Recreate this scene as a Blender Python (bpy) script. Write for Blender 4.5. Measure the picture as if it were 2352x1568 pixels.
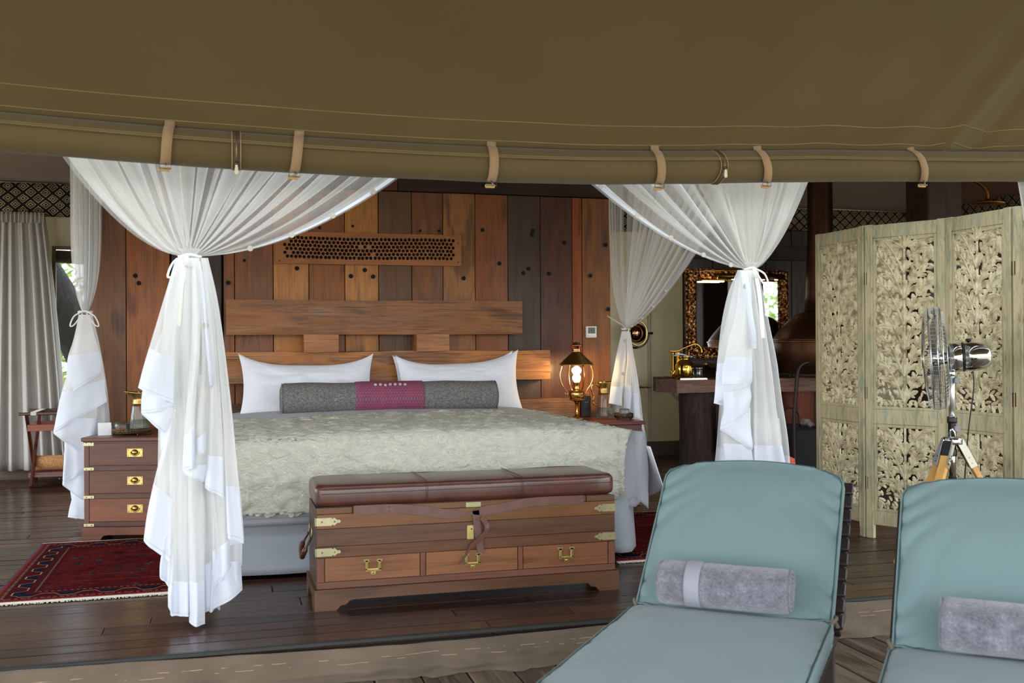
import bpy, bmesh, math, random
import numpy as np
from mathutils import Vector, Matrix, noise
from mathutils.geometry import delaunay_2d_cdt
sin, cos, pi = math.sin, math.cos, math.pi
rnd = random.Random(7)
S = bpy.context.scene
COL = S.collection
for o in list(bpy.data.objects): bpy.data.objects.remove(o, do_unlink=True)

# ------------------------------------------------------------------ camera
FPX, HE = 2380.0, 1.2
YAW, PITCH, ROLL = 0.272, 0.0022, 0.0055
_f = Vector((sin(YAW) * cos(PITCH), cos(YAW) * cos(PITCH), sin(PITCH)))
_r = Vector((cos(YAW), -sin(YAW), 0.0))
_d = _f.cross(_r)
CR = cos(ROLL) * _r + sin(ROLL) * _d
CD = -sin(ROLL) * _r + cos(ROLL) * _d
cam_data = bpy.data.cameras.new('camera')
cam = bpy.data.objects.new('camera', cam_data)
COL.objects.link(cam)
M = Matrix.Identity(4)
for i in range(3):
    M[i][0], M[i][1], M[i][2] = CR[i], -CD[i], -_f[i]
M[2][3] = HE
cam.matrix_world = M
cam_data.sensor_width = 36
cam_data.lens = FPX / 2352 * 36
cam_data.clip_start = 0.05
cam_data.clip_end = 300
cam_data.dof.use_dof = True
cam_data.dof.focus_distance = 6.6
cam_data.dof.aperture_fstop = 3.6
S.camera = cam

def ray(px, py): return CR * ((px - 1176) / FPX) + CD * ((py - 784) / FPX) + _f
def atY(px, py, Y):
    r = ray(px, py); t = Y / r.y
    return Vector((r.x * t, Y, r.z * t + HE))
def atZ(px, py, Z):
    r = ray(px, py); t = (Z - HE) / r.z
    return Vector((r.x * t, r.y * t, Z))

# ------------------------------------------------------------------ light
world = bpy.data.worlds.new('world'); S.world = world
world.use_nodes = True
wn = world.node_tree; wn.nodes.clear()
wo = wn.nodes.new('ShaderNodeOutputWorld'); wb = wn.nodes.new('ShaderNodeBackground')
tc = wn.nodes.new('ShaderNodeTexCoord'); sp = wn.nodes.new('ShaderNodeSeparateXYZ'); rp = wn.nodes.new('ShaderNodeValToRGB')
mr = wn.nodes.new('ShaderNodeMapRange')
mr.inputs['From Min'].default_value = -1; mr.inputs['From Max'].default_value = 1
wn.links.new(tc.outputs['Generated'], sp.inputs[0]); wn.links.new(sp.outputs['Z'], mr.inputs['Value']); wn.links.new(mr.outputs[0], rp.inputs[0])
wn.links.new(rp.outputs[0], wb.inputs[0]); wn.links.new(wb.outputs[0], wo.inputs[0])
cr = rp.color_ramp
cr.elements[0].position = 0.0; cr.elements[0].color = (0.20, 0.19, 0.16, 1)
cr.elements[1].position = 1.0; cr.elements[1].color = (0.62, 0.80, 1.0, 1)
for p_, c_ in ((0.47, (0.26, 0.26, 0.22, 1)), (0.50, (0.88, 0.92, 0.95, 1)), (0.60, (0.96, 1.0, 1.06, 1))):
    e = cr.elements.new(p_); e.color = c_
WORLD_STRENGTH = 5.6
wb.inputs['Strength'].default_value = WORLD_STRENGTH
sun_d = bpy.data.lights.new('sun', 'SUN'); sun = bpy.data.objects.new('sun', sun_d); COL.objects.link(sun)
sun_d.energy = 4.0; sun_d.angle = 0.3; sun_d.color = (1.0, 0.97, 0.9)
sun.rotation_euler = (math.radians(-32), 0, math.radians(12))
S.view_settings.view_transform = 'Standard'
S.view_settings.look = 'None'
S.view_settings.exposure = 0.0
S.view_settings.gamma = 1.0
S.view_settings.use_curve_mapping = False
S.cycles.max_bounces = 10
S.cycles.transparent_max_bounces = 24
S.cycles.diffuse_bounces = 5
S.cycles.glossy_bounces = 4
S.cycles.sample_clamp_indirect = 6
S.cycles.use_denoising = True
S.cycles.caustics_reflective = False
S.cycles.caustics_refractive = False

# ------------------------------------------------------------------ node helpers
def lin(c):
    out = []
    for v in c[:3]:
        v = v / 255.0
        out.append(v / 12.92 if v <= 0.04045 else ((v + 0.055) / 1.055) ** 2.4)
    return (out[0], out[1], out[2], 1.0)

class NT:
    def __init__(s, name):
        s.m = bpy.data.materials.new(name); s.m.use_nodes = True
        s.t = s.m.node_tree; s.t.nodes.clear()
        s.out = s.t.nodes.new('ShaderNodeOutputMaterial')
    def n(s, typ, **kw):
        nd = s.t.nodes.new('ShaderNode' + typ)
        for k, v in kw.items():
            if k.startswith('_'): setattr(nd, k[1:], v)
            else: s.set(nd.inputs[int(k[1:])] if (k[0] == 'i' and k[1:].isdigit()) else nd.inputs[k.replace('__', ' ')], v)
        return nd
    def set(s, inp, v):
        if isinstance(v, Ex): s.t.links.new(v.s, inp)
        elif isinstance(v, bpy.types.NodeSocket): s.t.links.new(v, inp)
        else: inp.default_value = v
    def math(s, op, *a):
        nd = s.t.nodes.new('ShaderNodeMath'); nd.operation = op
        for i, v in enumerate(a): s.set(nd.inputs[i], v)
        return Ex(s, nd.outputs[0])
    def co(s, kind='Object'):
        return Ex(s, s.n('TexCoord').outputs[kind])
    def xyz(s, v):
        nd = s.n('SeparateXYZ'); s.set(nd.inputs[0], v)
        return tuple(Ex(s, o) for o in nd.outputs)
    def vec(s, x, y, z):
        nd = s.n('CombineXYZ')
        for i, v in enumerate((x, y, z)): s.set(nd.inputs[i], v)
        return Ex(s, nd.outputs[0])
    def map(s, v, sc, off=(0, 0, 0)):
        nd = s.n('Mapping'); s.set(nd.inputs[0], v); nd.inputs['Scale'].default_value = sc; nd.inputs['Location'].default_value = off
        return Ex(s, nd.outputs[0])
    def vadd(s, a, b):
        nd = s.n('VectorMath', _operation='ADD'); s.set(nd.inputs[0], a); s.set(nd.inputs[1], b); return Ex(s, nd.outputs[0])
    def noise(s, v, sc=5, det=3, rough=0.5, dist=0.0):
        nd = s.n('TexNoise'); s.set(nd.inputs['Vector'], v)
        nd.inputs['Scale'].default_value = sc; nd.inputs['Detail'].default_value = det
        nd.inputs['Roughness'].default_value = rough; nd.inputs['Distortion'].default_value = dist
        return Ex(s, nd.outputs['Fac'])
    def voro(s, v, sc=5, feature='F1'):
        nd = s.n('TexVoronoi'); nd.feature = feature; s.set(nd.inputs['Vector'], v); nd.inputs['Scale'].default_value = sc
        return Ex(s, nd.outputs['Distance'])
    def ramp(s, v, stops, interp='LINEAR'):
        nd = s.n('ValToRGB'); s.set(nd.inputs[0], v); r = nd.color_ramp; r.interpolation = interp
        while len(r.elements) < len(stops): r.elements.new(0.5)
        for e, (p, c) in zip(r.elements, stops):
            e.position = p; e.color = c if len(c) == 4 else (*c, 1)
        return Ex(s, nd.outputs[0])
    def mix(s, f, a, b, mode='MIX'):
        nd = s.n('Mix', _data_type='RGBA', _blend_type=mode)
        s.set(nd.inputs[0], f); s.set(nd.inputs[6], a); s.set(nd.inputs[7], b)
        return Ex(s, nd.outputs[2])
    def bump(s, h, strength=0.3, dist=0.01):
        nd = s.n('Bump'); s.set(nd.inputs['Height'], h); nd.inputs['Strength'].default_value = strength; nd.inputs['Distance'].default_value = dist
        return nd.outputs[0]
    def bsdf(s, **kw):
        nd = s.n('BsdfPrincipled')
        for k, v in kw.items(): s.set(nd.inputs[k.replace('_', ' ')], v)
        return nd
    def done(s, sh):
        s.t.links.new(sh.outputs[0] if hasattr(sh, 'outputs') else sh, s.out.inputs[0]); return s.m
class Ex:
    def __init__(s, nt, sock): s.nt, s.s = nt, sock
    def _b(s, op, o): return s.nt.math(op, s, o)
    def __add__(s, o): return s._b('ADD', o)
    __radd__ = __add__
    def __sub__(s, o): return s._b('SUBTRACT', o)
    def __rsub__(s, o): return s.nt.math('SUBTRACT', o, s)
    def __mul__(s, o): return s._b('MULTIPLY', o)
    __rmul__ = __mul__
    def __truediv__(s, o): return s._b('DIVIDE', o)
    def abs(s): return s.nt.math('ABSOLUTE', s)
    def fr(s): return s.nt.math('FRACT', s)
    def sin(s): return s.nt.math('SINE', s)
    def floor(s): return s.nt.math('FLOOR', s)
    def lt(s, o): return s.nt.math('LESS_THAN', s, o)
    def gt(s, o): return s.nt.math('GREATER_THAN', s, o)
    def max(s, o): return s.nt.math('MAXIMUM', s, o)
    def min(s, o): return s.nt.math('MINIMUM', s, o)
    def pp(s): return s.nt.math('PINGPONG', s, 1.0)

MC = {}
def plain(name, rgb, rough=0.6, metal=0.0, noise_amt=0.12, nscale=8, bump=0.0, bscale=200, spec=0.5, **kw):
    """procedural plain surface: base colour with mild mottling and optional fine relief"""
    key = name
    if key in MC: return MC[key]
    t = NT(name); c = t.co()
    base = lin(rgb)
    n = t.noise(c, nscale, 4)
    dark = tuple(v * (1 - noise_amt) for v in base[:3]) + (1,); lite = tuple(min(1, v * (1 + noise_amt)) for v in base[:3]) + (1,)
    col = t.ramp(n, [(0.3, dark), (0.7, lite)])
    b = t.bsdf(Base_Color=col, Roughness=rough, Metallic=metal)
    b.inputs['Specular IOR Level'].default_value = spec
    for k, v in kw.items(): b.inputs[k.replace('_', ' ')].default_value = v
    if bump: t.set(b.inputs['Normal'], t.bump(t.noise(c, bscale, 2), bump, 0.004))
    MC[key] = t.done(b); return MC[key]

def wood(name, axis='Z', rough=0.5, var=0.5, coat=0.0, bump=0.25, fine=1.0, streak=1.0, worn=0.0, spec=0.4, cracks=0.0, knots=False):
    """wood whose base tone is the object's own colour; grain runs along axis"""
    if name in MC: return MC[name]
    t = NT(name)
    oi = t.n('ObjectInfo'); col0 = Ex(t, oi.outputs['Color']); rn = Ex(t, oi.outputs['Random'])
    c = t.vadd(t.co(), t.vec(rn * 37.0, rn * 91.0, rn * 53.0))
    a = {'X': 0, 'Y': 1, 'Z': 2}[axis]
    def sc(along, across):
        v = [across] * 3; v[a] = along; return tuple(v)
    warp = t.noise(t.map(c, sc(1.2, 5)), 1.0, 3, 0.5, 0.6)
    g1 = t.noise(t.map(c, sc(0.9, 14)), 1.0, 5, 0.6, 1.6 * streak)
    g2 = t.noise(t.map(c, sc(6, 190)), 1.0, 3, 0.6, 0.4)
    rings = ((warp * 26.0 + g1 * 6.0).sin()) * 0.5 + 0.5
    g3 = t.noise(t.map(c, sc(2.2, 62)), 1.0, 4, 0.65, 0.8)
    mixv = g1 * 0.42 + rings * 0.14 + g2 * 0.26 * fine + g3 * 0.30 + (warp - 0.5) * 0.45 - 0.05
    f = t.ramp(mixv, [(0.30, (1 - var, 1 - var * 1.05, 1 - var * 1.1)), (0.52, (1, 1, 1)), (0.78, (1 + var * 0.55, 1 + var * 0.5, 1 + var * 0.42))])
    colr = t.mix(1.0, col0, f, 'MULTIPLY')
    if cracks:
        ck = t.noise(t.map(c, sc(1.6, 105)), 1.0, 2, 0.5, 1.2)
        colr = t.mix(t.ramp(ck, [(0.60, (0, 0, 0)), (0.68, (cracks,) * 3)]), colr, (0.03, 0.018, 0.01, 1))
    if knots:
        kn = t.voro(t.vadd(t.map(c, sc(1.15, 4.2)), t.vec(warp * 0.25, warp * 0.25, warp * 0.25)), 1.0)
        colr = t.mix(t.ramp(kn, [(0.035, (.8,) * 3), (0.10, (.35,) * 3), (0.17, (0, 0, 0))]), colr, (0.045, 0.024, 0.012, 1))
    if worn:
        w = t.noise(t.map(c, sc(2.2, 16)), 1.0, 6, 0.7, 1.0)
        colr = t.mix(t.ramp(w, [(0.52, (0, 0, 0)), (0.72, (worn, worn, worn))]), colr, (0.42, 0.34, 0.26, 1))
    b = t.bsdf(Base_Color=colr, Roughness=rough)
    rr = t.ramp(g1, [(0.3, (rough * 0.8,) * 3), (0.7, (min(1, rough * 1.3),) * 3)])
    t.set(b.inputs['Roughness'], rr)
    b.inputs['Specular IOR Level'].default_value = spec
    b.inputs['Coat Weight'].default_value = coat; b.inputs['Coat Roughness'].default_value = 0.18
    if bump: t.set(b.inputs['Normal'], t.bump(g2 * 0.5 + g3 * 0.9 + rings * 0.3, bump, 0.006))
    MC[name] = t.done(b); return MC[name]

def cloth(name, rgb, rough=0.9, weave=900, wb_=0.25, mott=0.08, sheen=0.2, wr=0.0, wscale=6, trans=0.0):
    if name in MC: return MC[name]
    t = NT(name); c = t.co(); base = lin(rgb)
    n = t.noise(c, 3.0, 4)
    col = t.ramp(n, [(0.3, tuple(v * (1 - mott) for v in base[:3])), (0.7, tuple(min(1, v * (1 + mott)) for v in base[:3]))])
    x, y, z = t.xyz(c)
    h = t.noise(c, weave, 1)
    if wr:
        h = h * 0.25 + t.noise(t.map(c, (1, 1, 0.6)), wscale, 4, 0.55, 1.2) * wr
    b = t.bsdf(Base_Color=col, Roughness=rough)
    b.inputs['Sheen Weight'].default_value = sheen; b.inputs['Specular IOR Level'].default_value = 0.15
    t.set(b.inputs['Normal'], t.bump(h, wb_, 0.01 if wr else 0.002))
    if trans:
        tr = t.n('BsdfTranslucent', Color=col); mx = t.n('MixShader', i0=trans)
        t.t.links.new(b.outputs[0], mx.inputs[1]); t.t.links.new(tr.outputs[0], mx.inputs[2])
        MC[name] = t.done(mx)
    else: MC[name] = t.done(b)
    return MC[name]

def sheer(name, rgb, opac, edge=0.8):
    if name in MC: return MC[name]
    t = NT(name); col = lin(rgb)
    d = t.n('BsdfDiffuse', Color=col); tl = t.n('BsdfTranslucent', Color=col); tp = t.n('BsdfTransparent')
    m1 = t.n('MixShader', i0=0.38); t.t.links.new(d.outputs[0], m1.inputs[1]); t.t.links.new(tl.outputs[0], m1.inputs[2])
    lw = t.n('LayerWeight', Blend=0.35)
    op = Ex(t, lw.outputs['Facing']) * (0.95 - opac) * edge + opac
    wv = t.noise(t.map(t.co(), (900, 900, 900)), 1.0, 0)
    m2 = t.n('MixShader', i0=(op + (wv - 0.5) * 0.25).min(1.0))
    t.t.links.new(tp.outputs[0], m2.inputs[1]); t.t.links.new(m1.outputs[0], m2.inputs[2])
    MC[name] = t.done(m2); return MC[name]

def metal(name, rgb, rough=0.2, nz=0.0, bump=0.0, bs=60):
    if name in MC: return MC[name]
    t = NT(name); c = t.co(); n = t.noise(c, 25, 4)
    base = lin(rgb)
    col = t.ramp(n, [(0.3, tuple(v * (1 - nz) for v in base[:3])), (0.7, base)])
    b = t.bsdf(Base_Color=col, Metallic=1.0)
    t.set(b.inputs['Roughness'], n * 0.12 + rough - 0.05)
    if bump: t.set(b.inputs['Normal'], t.bump(t.noise(c, bs, 3), bump, 0.004))
    MC[name] = t.done(b); return MC[name]

def glass(name, rough=0.0, rgb=(250, 252, 250)):
    if name in MC: return MC[name]
    t = NT(name)
    g = t.n('BsdfGlass', Color=lin(rgb), Roughness=rough, IOR=1.45); tp = t.n('BsdfTransparent', Color=lin(rgb))
    fac = t.noise(t.co(), 3, 0) * 0.02 + 0.45
    m = t.n('MixShader', i0=fac); t.t.links.new(g.outputs[0], m.inputs[1]); t.t.links.new(tp.outputs[0], m.inputs[2])
    MC[name] = t.done(m); return MC[name]

def emit(name, rgb, st):
    if name in MC: return MC[name]
    t = NT(name); n = t.noise(t.co(), 4, 1)
    e = t.n('Emission', Color=lin(rgb)); t.set(e.inputs['Strength'], n * 0.1 * st + st * 0.95)
    MC[name] = t.done(e); return MC[name]

# ------------------------------------------------------------------ mesh helpers
class MB:
    def __init__(s): s.v = []; s.f = []; s.sm = []
    def add(s, vs, fs, smooth=False):
        b = len(s.v); s.v += [tuple(p) for p in vs]; s.f += [tuple(i + b for i in f) for f in fs]; s.sm += [smooth] * len(fs); return s
    def box(s, a, b, ch=0.0, mat=None):
        x0, y0, z0 = a; x1, y1, z1 = b
        if ch <= 0:
            vs = [(x, y, z) for z in (z0, z1) for y in (y0, y1) for x in (x0, x1)]
            fs = [(0, 2, 3, 1), (4, 5, 7, 6), (0, 1, 5, 4), (2, 6, 7, 3), (0, 4, 6, 2), (1, 3, 7, 5)]
        else:
            ch = min(ch, abs(x1 - x0) * .45, abs(y1 - y0) * .45, abs(z1 - z0) * .45)
            vs = []; idx = {}
            for i, x in enumerate((x0, x1)):
                for j, y in enumerate((y0, y1)):
                    for k, z in enumerate((z0, z1)):
                        sx, sy, sz = (ch, -ch)[i], (ch, -ch)[j], (ch, -ch)[k]
                        idx[i, j, k, 0] = len(vs); vs.append((x, y + sy, z + sz))
                        idx[i, j, k, 1] = len(vs); vs.append((x + sx, y, z + sz))
                        idx[i, j, k, 2] = len(vs); vs.append((x + sx, y + sy, z))
            fs = []
            q = [(0, 0), (1, 0), (1, 1), (0, 1)]
            for i in (0, 1):
                f = [idx[i, a_, b_, 0] for a_, b_ in q]; fs.append(f if i else f[::-1])
                f = [idx[a_, i, b_, 1] for a_, b_ in q]; fs.append(f[::-1] if i else f)
                f = [idx[a_, b_, i, 2] for a_, b_ in q]; fs.append(f if i else f[::-1])
            for a_ in (0, 1):
                for b_ in (0, 1):
                    f = [idx[a_, b_, 0, 0], idx[a_, b_, 1, 0], idx[a_, b_, 1, 1], idx[a_, b_, 0, 1]]; fs.append(f)
                    f = [idx[a_, 0, b_, 0], idx[a_, 1, b_, 0], idx[a_, 1, b_, 2], idx[a_, 0, b_, 2]]; fs.append(f)
                    f = [idx[0, a_, b_, 1], idx[1, a_, b_, 1], idx[1, a_, b_, 2], idx[0, a_, b_, 2]]; fs.append(f)
            for k in range(8):
                i, j, l = k & 1, (k >> 1) & 1, (k >> 2) & 1
                fs.append([idx[i, j, l, 0], idx[i, j, l, 1], idx[i, j, l, 2]])
        if mat is not None: vs = [tuple(mat @ Vector(p)) for p in vs]
        return s.add(vs, fs)
    def beam(s, p, q, w, h, up=(0, 0, 1), ch=0.0):
        """box from p to q with cross-section w (side) by h (along up)"""
        p, q = Vector(p), Vector(q); d = q - p; L = d.length; d.normalize()
        upv = Vector(up)
        if abs(d.dot(upv)) > .98: upv = Vector((0, 1, 0))
        sd = d.cross(upv).normalized(); u = sd.cross(d).normalized()
        m = Matrix(((d.x, sd.x, u.x, p.x), (d.y, sd.y, u.y, p.y), (d.z, sd.z, u.z, p.z), (0, 0, 0, 1)))
        return s.box((0, -w / 2, -h / 2), (L, w / 2, h / 2), ch, m)
    def tube(s, pts, r, seg=8, caps=True, closed=False):
        pts = [Vector(p) for p in pts]; n = len(pts); R = r if hasattr(r, '__len__') else [r] * n
        vs = []; ref = None
        for i, p in enumerate(pts):
            if closed: t = pts[(i + 1) % n] - pts[i - 1]
            else: t = pts[min(i + 1, n - 1)] - pts[max(i - 1, 0)]
            t.normalize()
            if ref is None: ref = Vector((0, 0, 1)) if abs(t.z) < .9 else Vector((1, 0, 0))
            a = (ref - t * ref.dot(t)).normalized(); ref = a; b = t.cross(a)
            for k in range(seg):
                w = 2 * pi * k / seg; vs.append(p + (a * cos(w) + b * sin(w)) * R[i])
        fs = []
        for i in range(n if closed else n - 1):
            j = (i + 1) % n
            for k in range(seg): fs.append((i * seg + k, i * seg + (k + 1) % seg, j * seg + (k + 1) % seg, j * seg + k))
        if caps and not closed: fs.append(tuple(range(seg))[::-1]); fs.append(tuple((n - 1) * seg + k for k in range(seg)))
        return s.add(vs, fs, True)
    def lathe(s, prof, c=(0, 0, 0), seg=24, axis='Z', flute=0, famp=0.0, mat=None):
        vs = []; n = len(prof)
        for r, z in prof:
            for k in range(seg):
                w = 2 * pi * k / seg; rr = r * (1 + (famp * cos(flute * w) if flute else 0))
                a, b = rr * cos(w), rr * sin(w)
                p = {'Z': (a, b, z), 'X': (z, a, b), 'Y': (a, z, b)}[axis]
                vs.append(Vector(p))
        if mat is not None: vs = [mat @ p for p in vs]
        vs = [p + Vector(c) for p in vs]
        fs = [(i * seg + k, i * seg + (k + 1) % seg, (i + 1) * seg + (k + 1) % seg, (i + 1) * seg + k) for i in range(n - 1) for k in range(seg)]
        if prof[0][0] > 1e-4: fs.append(tuple(range(seg))[::-1])
        if prof[-1][0] > 1e-4: fs.append(tuple((n - 1) * seg + k for k in range(seg)))
        return s.add(vs, fs, True)
    def grid(s, fn, nu, nv, smooth=True, wrap=False):
        vs = [fn(i / nu, j / nv) for j in range(nv + 1) for i in range(nu + 1)]
        w = nu + 1
        fs = [(j * w + i, j * w + i + 1, (j + 1) * w + i + 1, (j + 1) * w + i) for j in range(nv) for i in range(nu)]
        return s.add(vs, fs, smooth)
    def prism(s, poly, o, ax, ay, an, depth, smooth=False):
        """2-D outline extruded by depth along an"""
        o, ax, ay, an = Vector(o), Vector(ax), Vector(ay), Vector(an)
        n = len(poly); vs = [o + ax * x + ay * y for x, y in poly] + [o + ax * x + ay * y + an * depth for x, y in poly]
        fs = [tuple(range(n))[::-1], tuple(range(n, 2 * n))] + [(i, (i + 1) % n, n + (i + 1) % n, n + i) for i in range(n)]
        return s.add(vs, fs, smooth)
    def disc(s, c, r, an, h, seg=10):
        an = Vector(an).normalized(); a = an.orthogonal().normalized(); b = an.cross(a)
        return s.prism([(r * cos(2 * pi * k / seg), r * sin(2 * pi * k / seg)) for k in range(seg)], c, a, b, an, h)

def wm(o):
    m = o.matrix_basis.copy()
    while o.parent: o = o.parent; m = o.matrix_basis @ m
    return m
def mk(name, mb, mat, parent=None, local=False, color=None, kind=None, label=None, cat=None, group=None, thick=0.0, sub=0, origin=None, fixn=True):
    """link one mesh object; coordinates are world unless local=True (then the parent's frame)"""
    vs, fs = mb.v, mb.f
    me = bpy.data.meshes.new(name)
    o = bpy.data.objects.new(name, me)
    if parent is not None:
        o.parent = parent
        if not local:
            inv = wm(parent).inverted(); vs = [tuple(inv @ Vector(p)) for p in vs]
    else:
        a = np.array(vs); lo, hi = a.min(0), a.max(0)
        c = Vector(origin) if origin else Vector(((lo[0] + hi[0]) / 2, (lo[1] + hi[1]) / 2, lo[2]))
        vs = [tuple(Vector(p) - c) for p in vs]; o.location = c
    me.from_pydata([tuple(p) for p in vs], [], fs)
    me.update()
    if fixn:
        bm = bmesh.new(); bm.from_mesh(me); bmesh.ops.recalc_face_normals(bm, faces=bm.faces); bm.to_mesh(me); bm.free()
    me.polygons.foreach_set('use_smooth', mb.sm)
    me.materials.append(mat)
    if color is not None: o.color = lin(color)
    COL.objects.link(o)
    if thick: md = o.modifiers.new('solid', 'SOLIDIFY'); md.thickness = thick; md.offset = 0
    if sub: md = o.modifiers.new('sub', 'SUBSURF'); md.levels = sub; md.render_levels = sub
    for k, v in (('kind', kind), ('label', label), ('category', cat), ('group', group)):
        if v: o[k] = v
    return o
def thing(name, label, cat, loc=(0, 0, 0), rot=(0, 0, 0), group=None, kind=None):
    o = bpy.data.objects.new(name, None); COL.objects.link(o); o.location = loc; o.rotation_euler = rot
    o.empty_display_size = 0.1
    if label: o['label'] = label
    if cat: o['category'] = cat
    if group: o['group'] = group
    if kind: o['kind'] = kind
    return o
def copy_tree(o, parent=None):
    c = o.copy(); COL.objects.link(c)
    if parent is not None: c.parent = parent
    for ch in list(o.children): copy_tree(ch, c)
    return c
def lerp(a, b, t): return a + (b - a) * t
def poly_at(pts, t):
    """point at t on an evenly parametrised polyline"""
    n = len(pts) - 1; i = min(int(t * n), n - 1); f = t * n - i
    return Vector(pts[i]).lerp(Vector(pts[i + 1]), f)
def smooth_path(pts, n=24):
    out = []; P = [Vector(p) for p in pts]; m = len(P)
    for i in range(n + 1):
        t = i / n * (m - 1); k = min(int(t), m - 2); f = t - k
        p0, p1, p2, p3 = P[max(k - 1, 0)], P[k], P[k + 1], P[min(k + 2, m - 1)]
        out.append(0.5 * ((2 * p1) + (p2 - p0) * f + (2 * p0 - 5 * p1 + 4 * p2 - p3) * f * f + (3 * p1 - p0 - 3 * p2 + p3) * f ** 3))
    return out
BRASS = metal('brass', (214, 176, 96), 0.27, 0.2)
OLDBRASS = metal('aged_brass', (168, 150, 104), 0.38, 0.2)
CHROME = metal('chrome', (200, 200, 200), 0.08)
DARKIRON = plain('dark_iron', (30, 28, 27), 0.5, 0.6)
BLACK = plain('black_plastic', (18, 18, 19), 0.45)
# ================================================================== SETTING
XL, XR, YB, YF = -3.6, 7.7, 10.2, 4.22
ZD = -0.15
plankm = wood('floor_wood', 'X', 0.27, 0.45, coat=0.15, bump=0.06, spec=.32)
canvas_in = cloth('ceiling_canvas', (150, 128, 116), weave=300, mott=0.05)
beige = cloth('beige_canvas', (206, 196, 172), weave=400, mott=0.05, wr=0.5, wscale=3, wb_=0.35, trans=.22)
brown_canvas = cloth('brown_canvas', (108, 94, 79), weave=500, mott=0.22, wr=0.9, wscale=9, wb_=0.6)

floor = mk('floor', MB().box((XL, YF, -0.32), (XR, YB, -0.022)), plain('subfloor', (20, 15, 12), 0.9), kind='structure')
y = YF + 0.012; row = 0
tones = [(70, 45, 30), (58, 36, 24), (80, 54, 35), (50, 31, 22), (67, 41, 28), (87, 59, 39), (47, 28, 21)]
while y < YB - 0.02:
    w = rnd.choice((0.115, 0.13, 0.14, 0.15)); y1 = min(y + w, YB)
    x = XL + rnd.uniform(-2.0, 0); 
    while x < XR:
        x1 = x + rnd.uniform(1.7, 3.2)
        a, b = max(x, XL), min(x1, XR)
        if b - a > 0.05:
            dz = rnd.uniform(-0.0015, 0.0015)
            p = mk('plank', MB().box((a + .0015, y + .0022, -0.024), (b - .0015, y1 - .0022, dz), 0.003), plankm, floor, color=rnd.choice(tones))
        x = x1
    y = y1; row += 1

# outer deck
weather = wood('weathered_deck_wood', 'Y', 0.8, 0.6, bump=0.6, worn=0.5)
deck = mk('floor_veranda', MB().box((-3.6, 0.6, ZD - 0.12), (6.2, YF + 0.02, ZD - 0.03)), plain('underdeck', (22, 19, 16), 0.9), kind='structure')
x = -3.6
while x < 6.2:
    w = 0.19
    for ya, yb in ((0.6, 2.2), (2.204, YF - 0.02)):
        mk('plank', MB().box((x + .004, ya, ZD - 0.03), (min(x + w, 6.2) - .004, yb, ZD + rnd.uniform(-.002, .002)), 0.004), weather, deck,
           color=rnd.choice([(118, 102, 84), (132, 116, 96), (106, 90, 74), (96, 78, 64)]))
    x += w

# canvas skirting along the deck edge
def skirt_fn(u, v):
    X = lerp(XL, XR - 1.5, u)
    wav = 0.030 * noise.noise(Vector((X * 3.1, v * 2.5, 1))) + 0.018 * noise.noise(Vector((X * 9, v * 6, 4))) + .009 * noise.noise(Vector((X * 24, v * 9, 7)))
    Y = YF - 0.014 - 0.018 * v - max(0.0, wav + .022) * (0.25 + v) * 1.6
    Z = 0.0 - 0.148 * v - (0.012 * (1 + sin(X * 1.9)) * (1 - v))
    return (X, Y - 0.02 * (v > .98), Z)
sk = mk('trim_1', MB().grid(skirt_fn, 260, 14), brown_canvas, kind='structure', thick=0.003)
sk['label'] = 'brown canvas skirting along the step of the bedroom floor'
mk('edge_strip', MB().box((XL, YF - .006, -0.012), (XR, YF + 0.016, 0.006), 0.003), plain('dark_edge', (44, 44, 42), 0.5), sk)
for zz in (0.045, 0.062):
    mk('seam', MB().tube([skirt_fn(i / 200, zz / 0.148) for i in range(201)], 0.0012, 4), plain('seam_thread', (184, 160, 128), 0.8), sk)

# rear walls: beige canvas with a window hole on the left
WX0, WX1, WZ0, WZ1 = -1.46, -0.72, 0.72, 2.08
def wall_panel(name, x0, x1, z0, z1, yy=YB, mat=beige, parent=None, wav=0.006, nx=None):
    nx = nx or max(2, int((x1 - x0) * 12))
    fn = lambda u, v: (lerp(x0, x1, u), yy + wav * sin(lerp(x0, x1, u) * 5.5) * (1 if parent is None else 1), lerp(z0, z1, v))
    return mk(name, MB().grid(fn, nx, 2), mat, parent, kind=None if parent else 'structure', thick=0.01)
wb1 = wall_panel('wall_back', WX1, XR, 0, 2.75)
wall_panel('canvas_panel', XL, WX0, 0, 2.75, parent=wb1)
wall_panel('canvas_panel', WX0, WX1, 0, WZ0, parent=wb1)
wall_panel('canvas_panel', WX0, WX1, WZ1, 2.75, parent=wb1)
for xx in (3.4, 4.33, 4.36):
    mk('seam', MB().box((xx, YB - .022, 0.18), (xx + .012, YB - .008, 2.36)), beige, wb1)
win = mk('window_1', MB().box((WX0 - .03, YB - .03, WZ1), (WX1 + .03, YB + .01, WZ1 + .03)).box((WX0 - .03, YB - .03, WZ0 - .03), (WX1 + .03, YB + .01, WZ0)).box((WX0 - .03, YB - .03, WZ0), (WX0, YB + .01, WZ1)).box((WX1, YB - .03, WZ0), (WX1 + .03, YB + .01, WZ1)), cloth('window_binding', (120, 104, 84)), kind='structure')
mk('rolled_blind', MB().tube([(WX0, YB + .03, WZ1 - .06), (WX0 + .37, YB + .03, WZ1 - .075), (WX1, YB + .03, WZ1 - .06)], 0.06, 12), cloth('dark_blind_canvas', (58, 50, 40)), win)
tn = NT('insect_screen'); 
_d1 = tn.n('BsdfDiffuse', Color=lin((70, 70, 66))); _t1 = tn.n('BsdfTransparent'); _m1 = tn.n('MixShader', i0=tn.noise(tn.co(), 900, 0) * 0.2 + 0.08)
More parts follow.
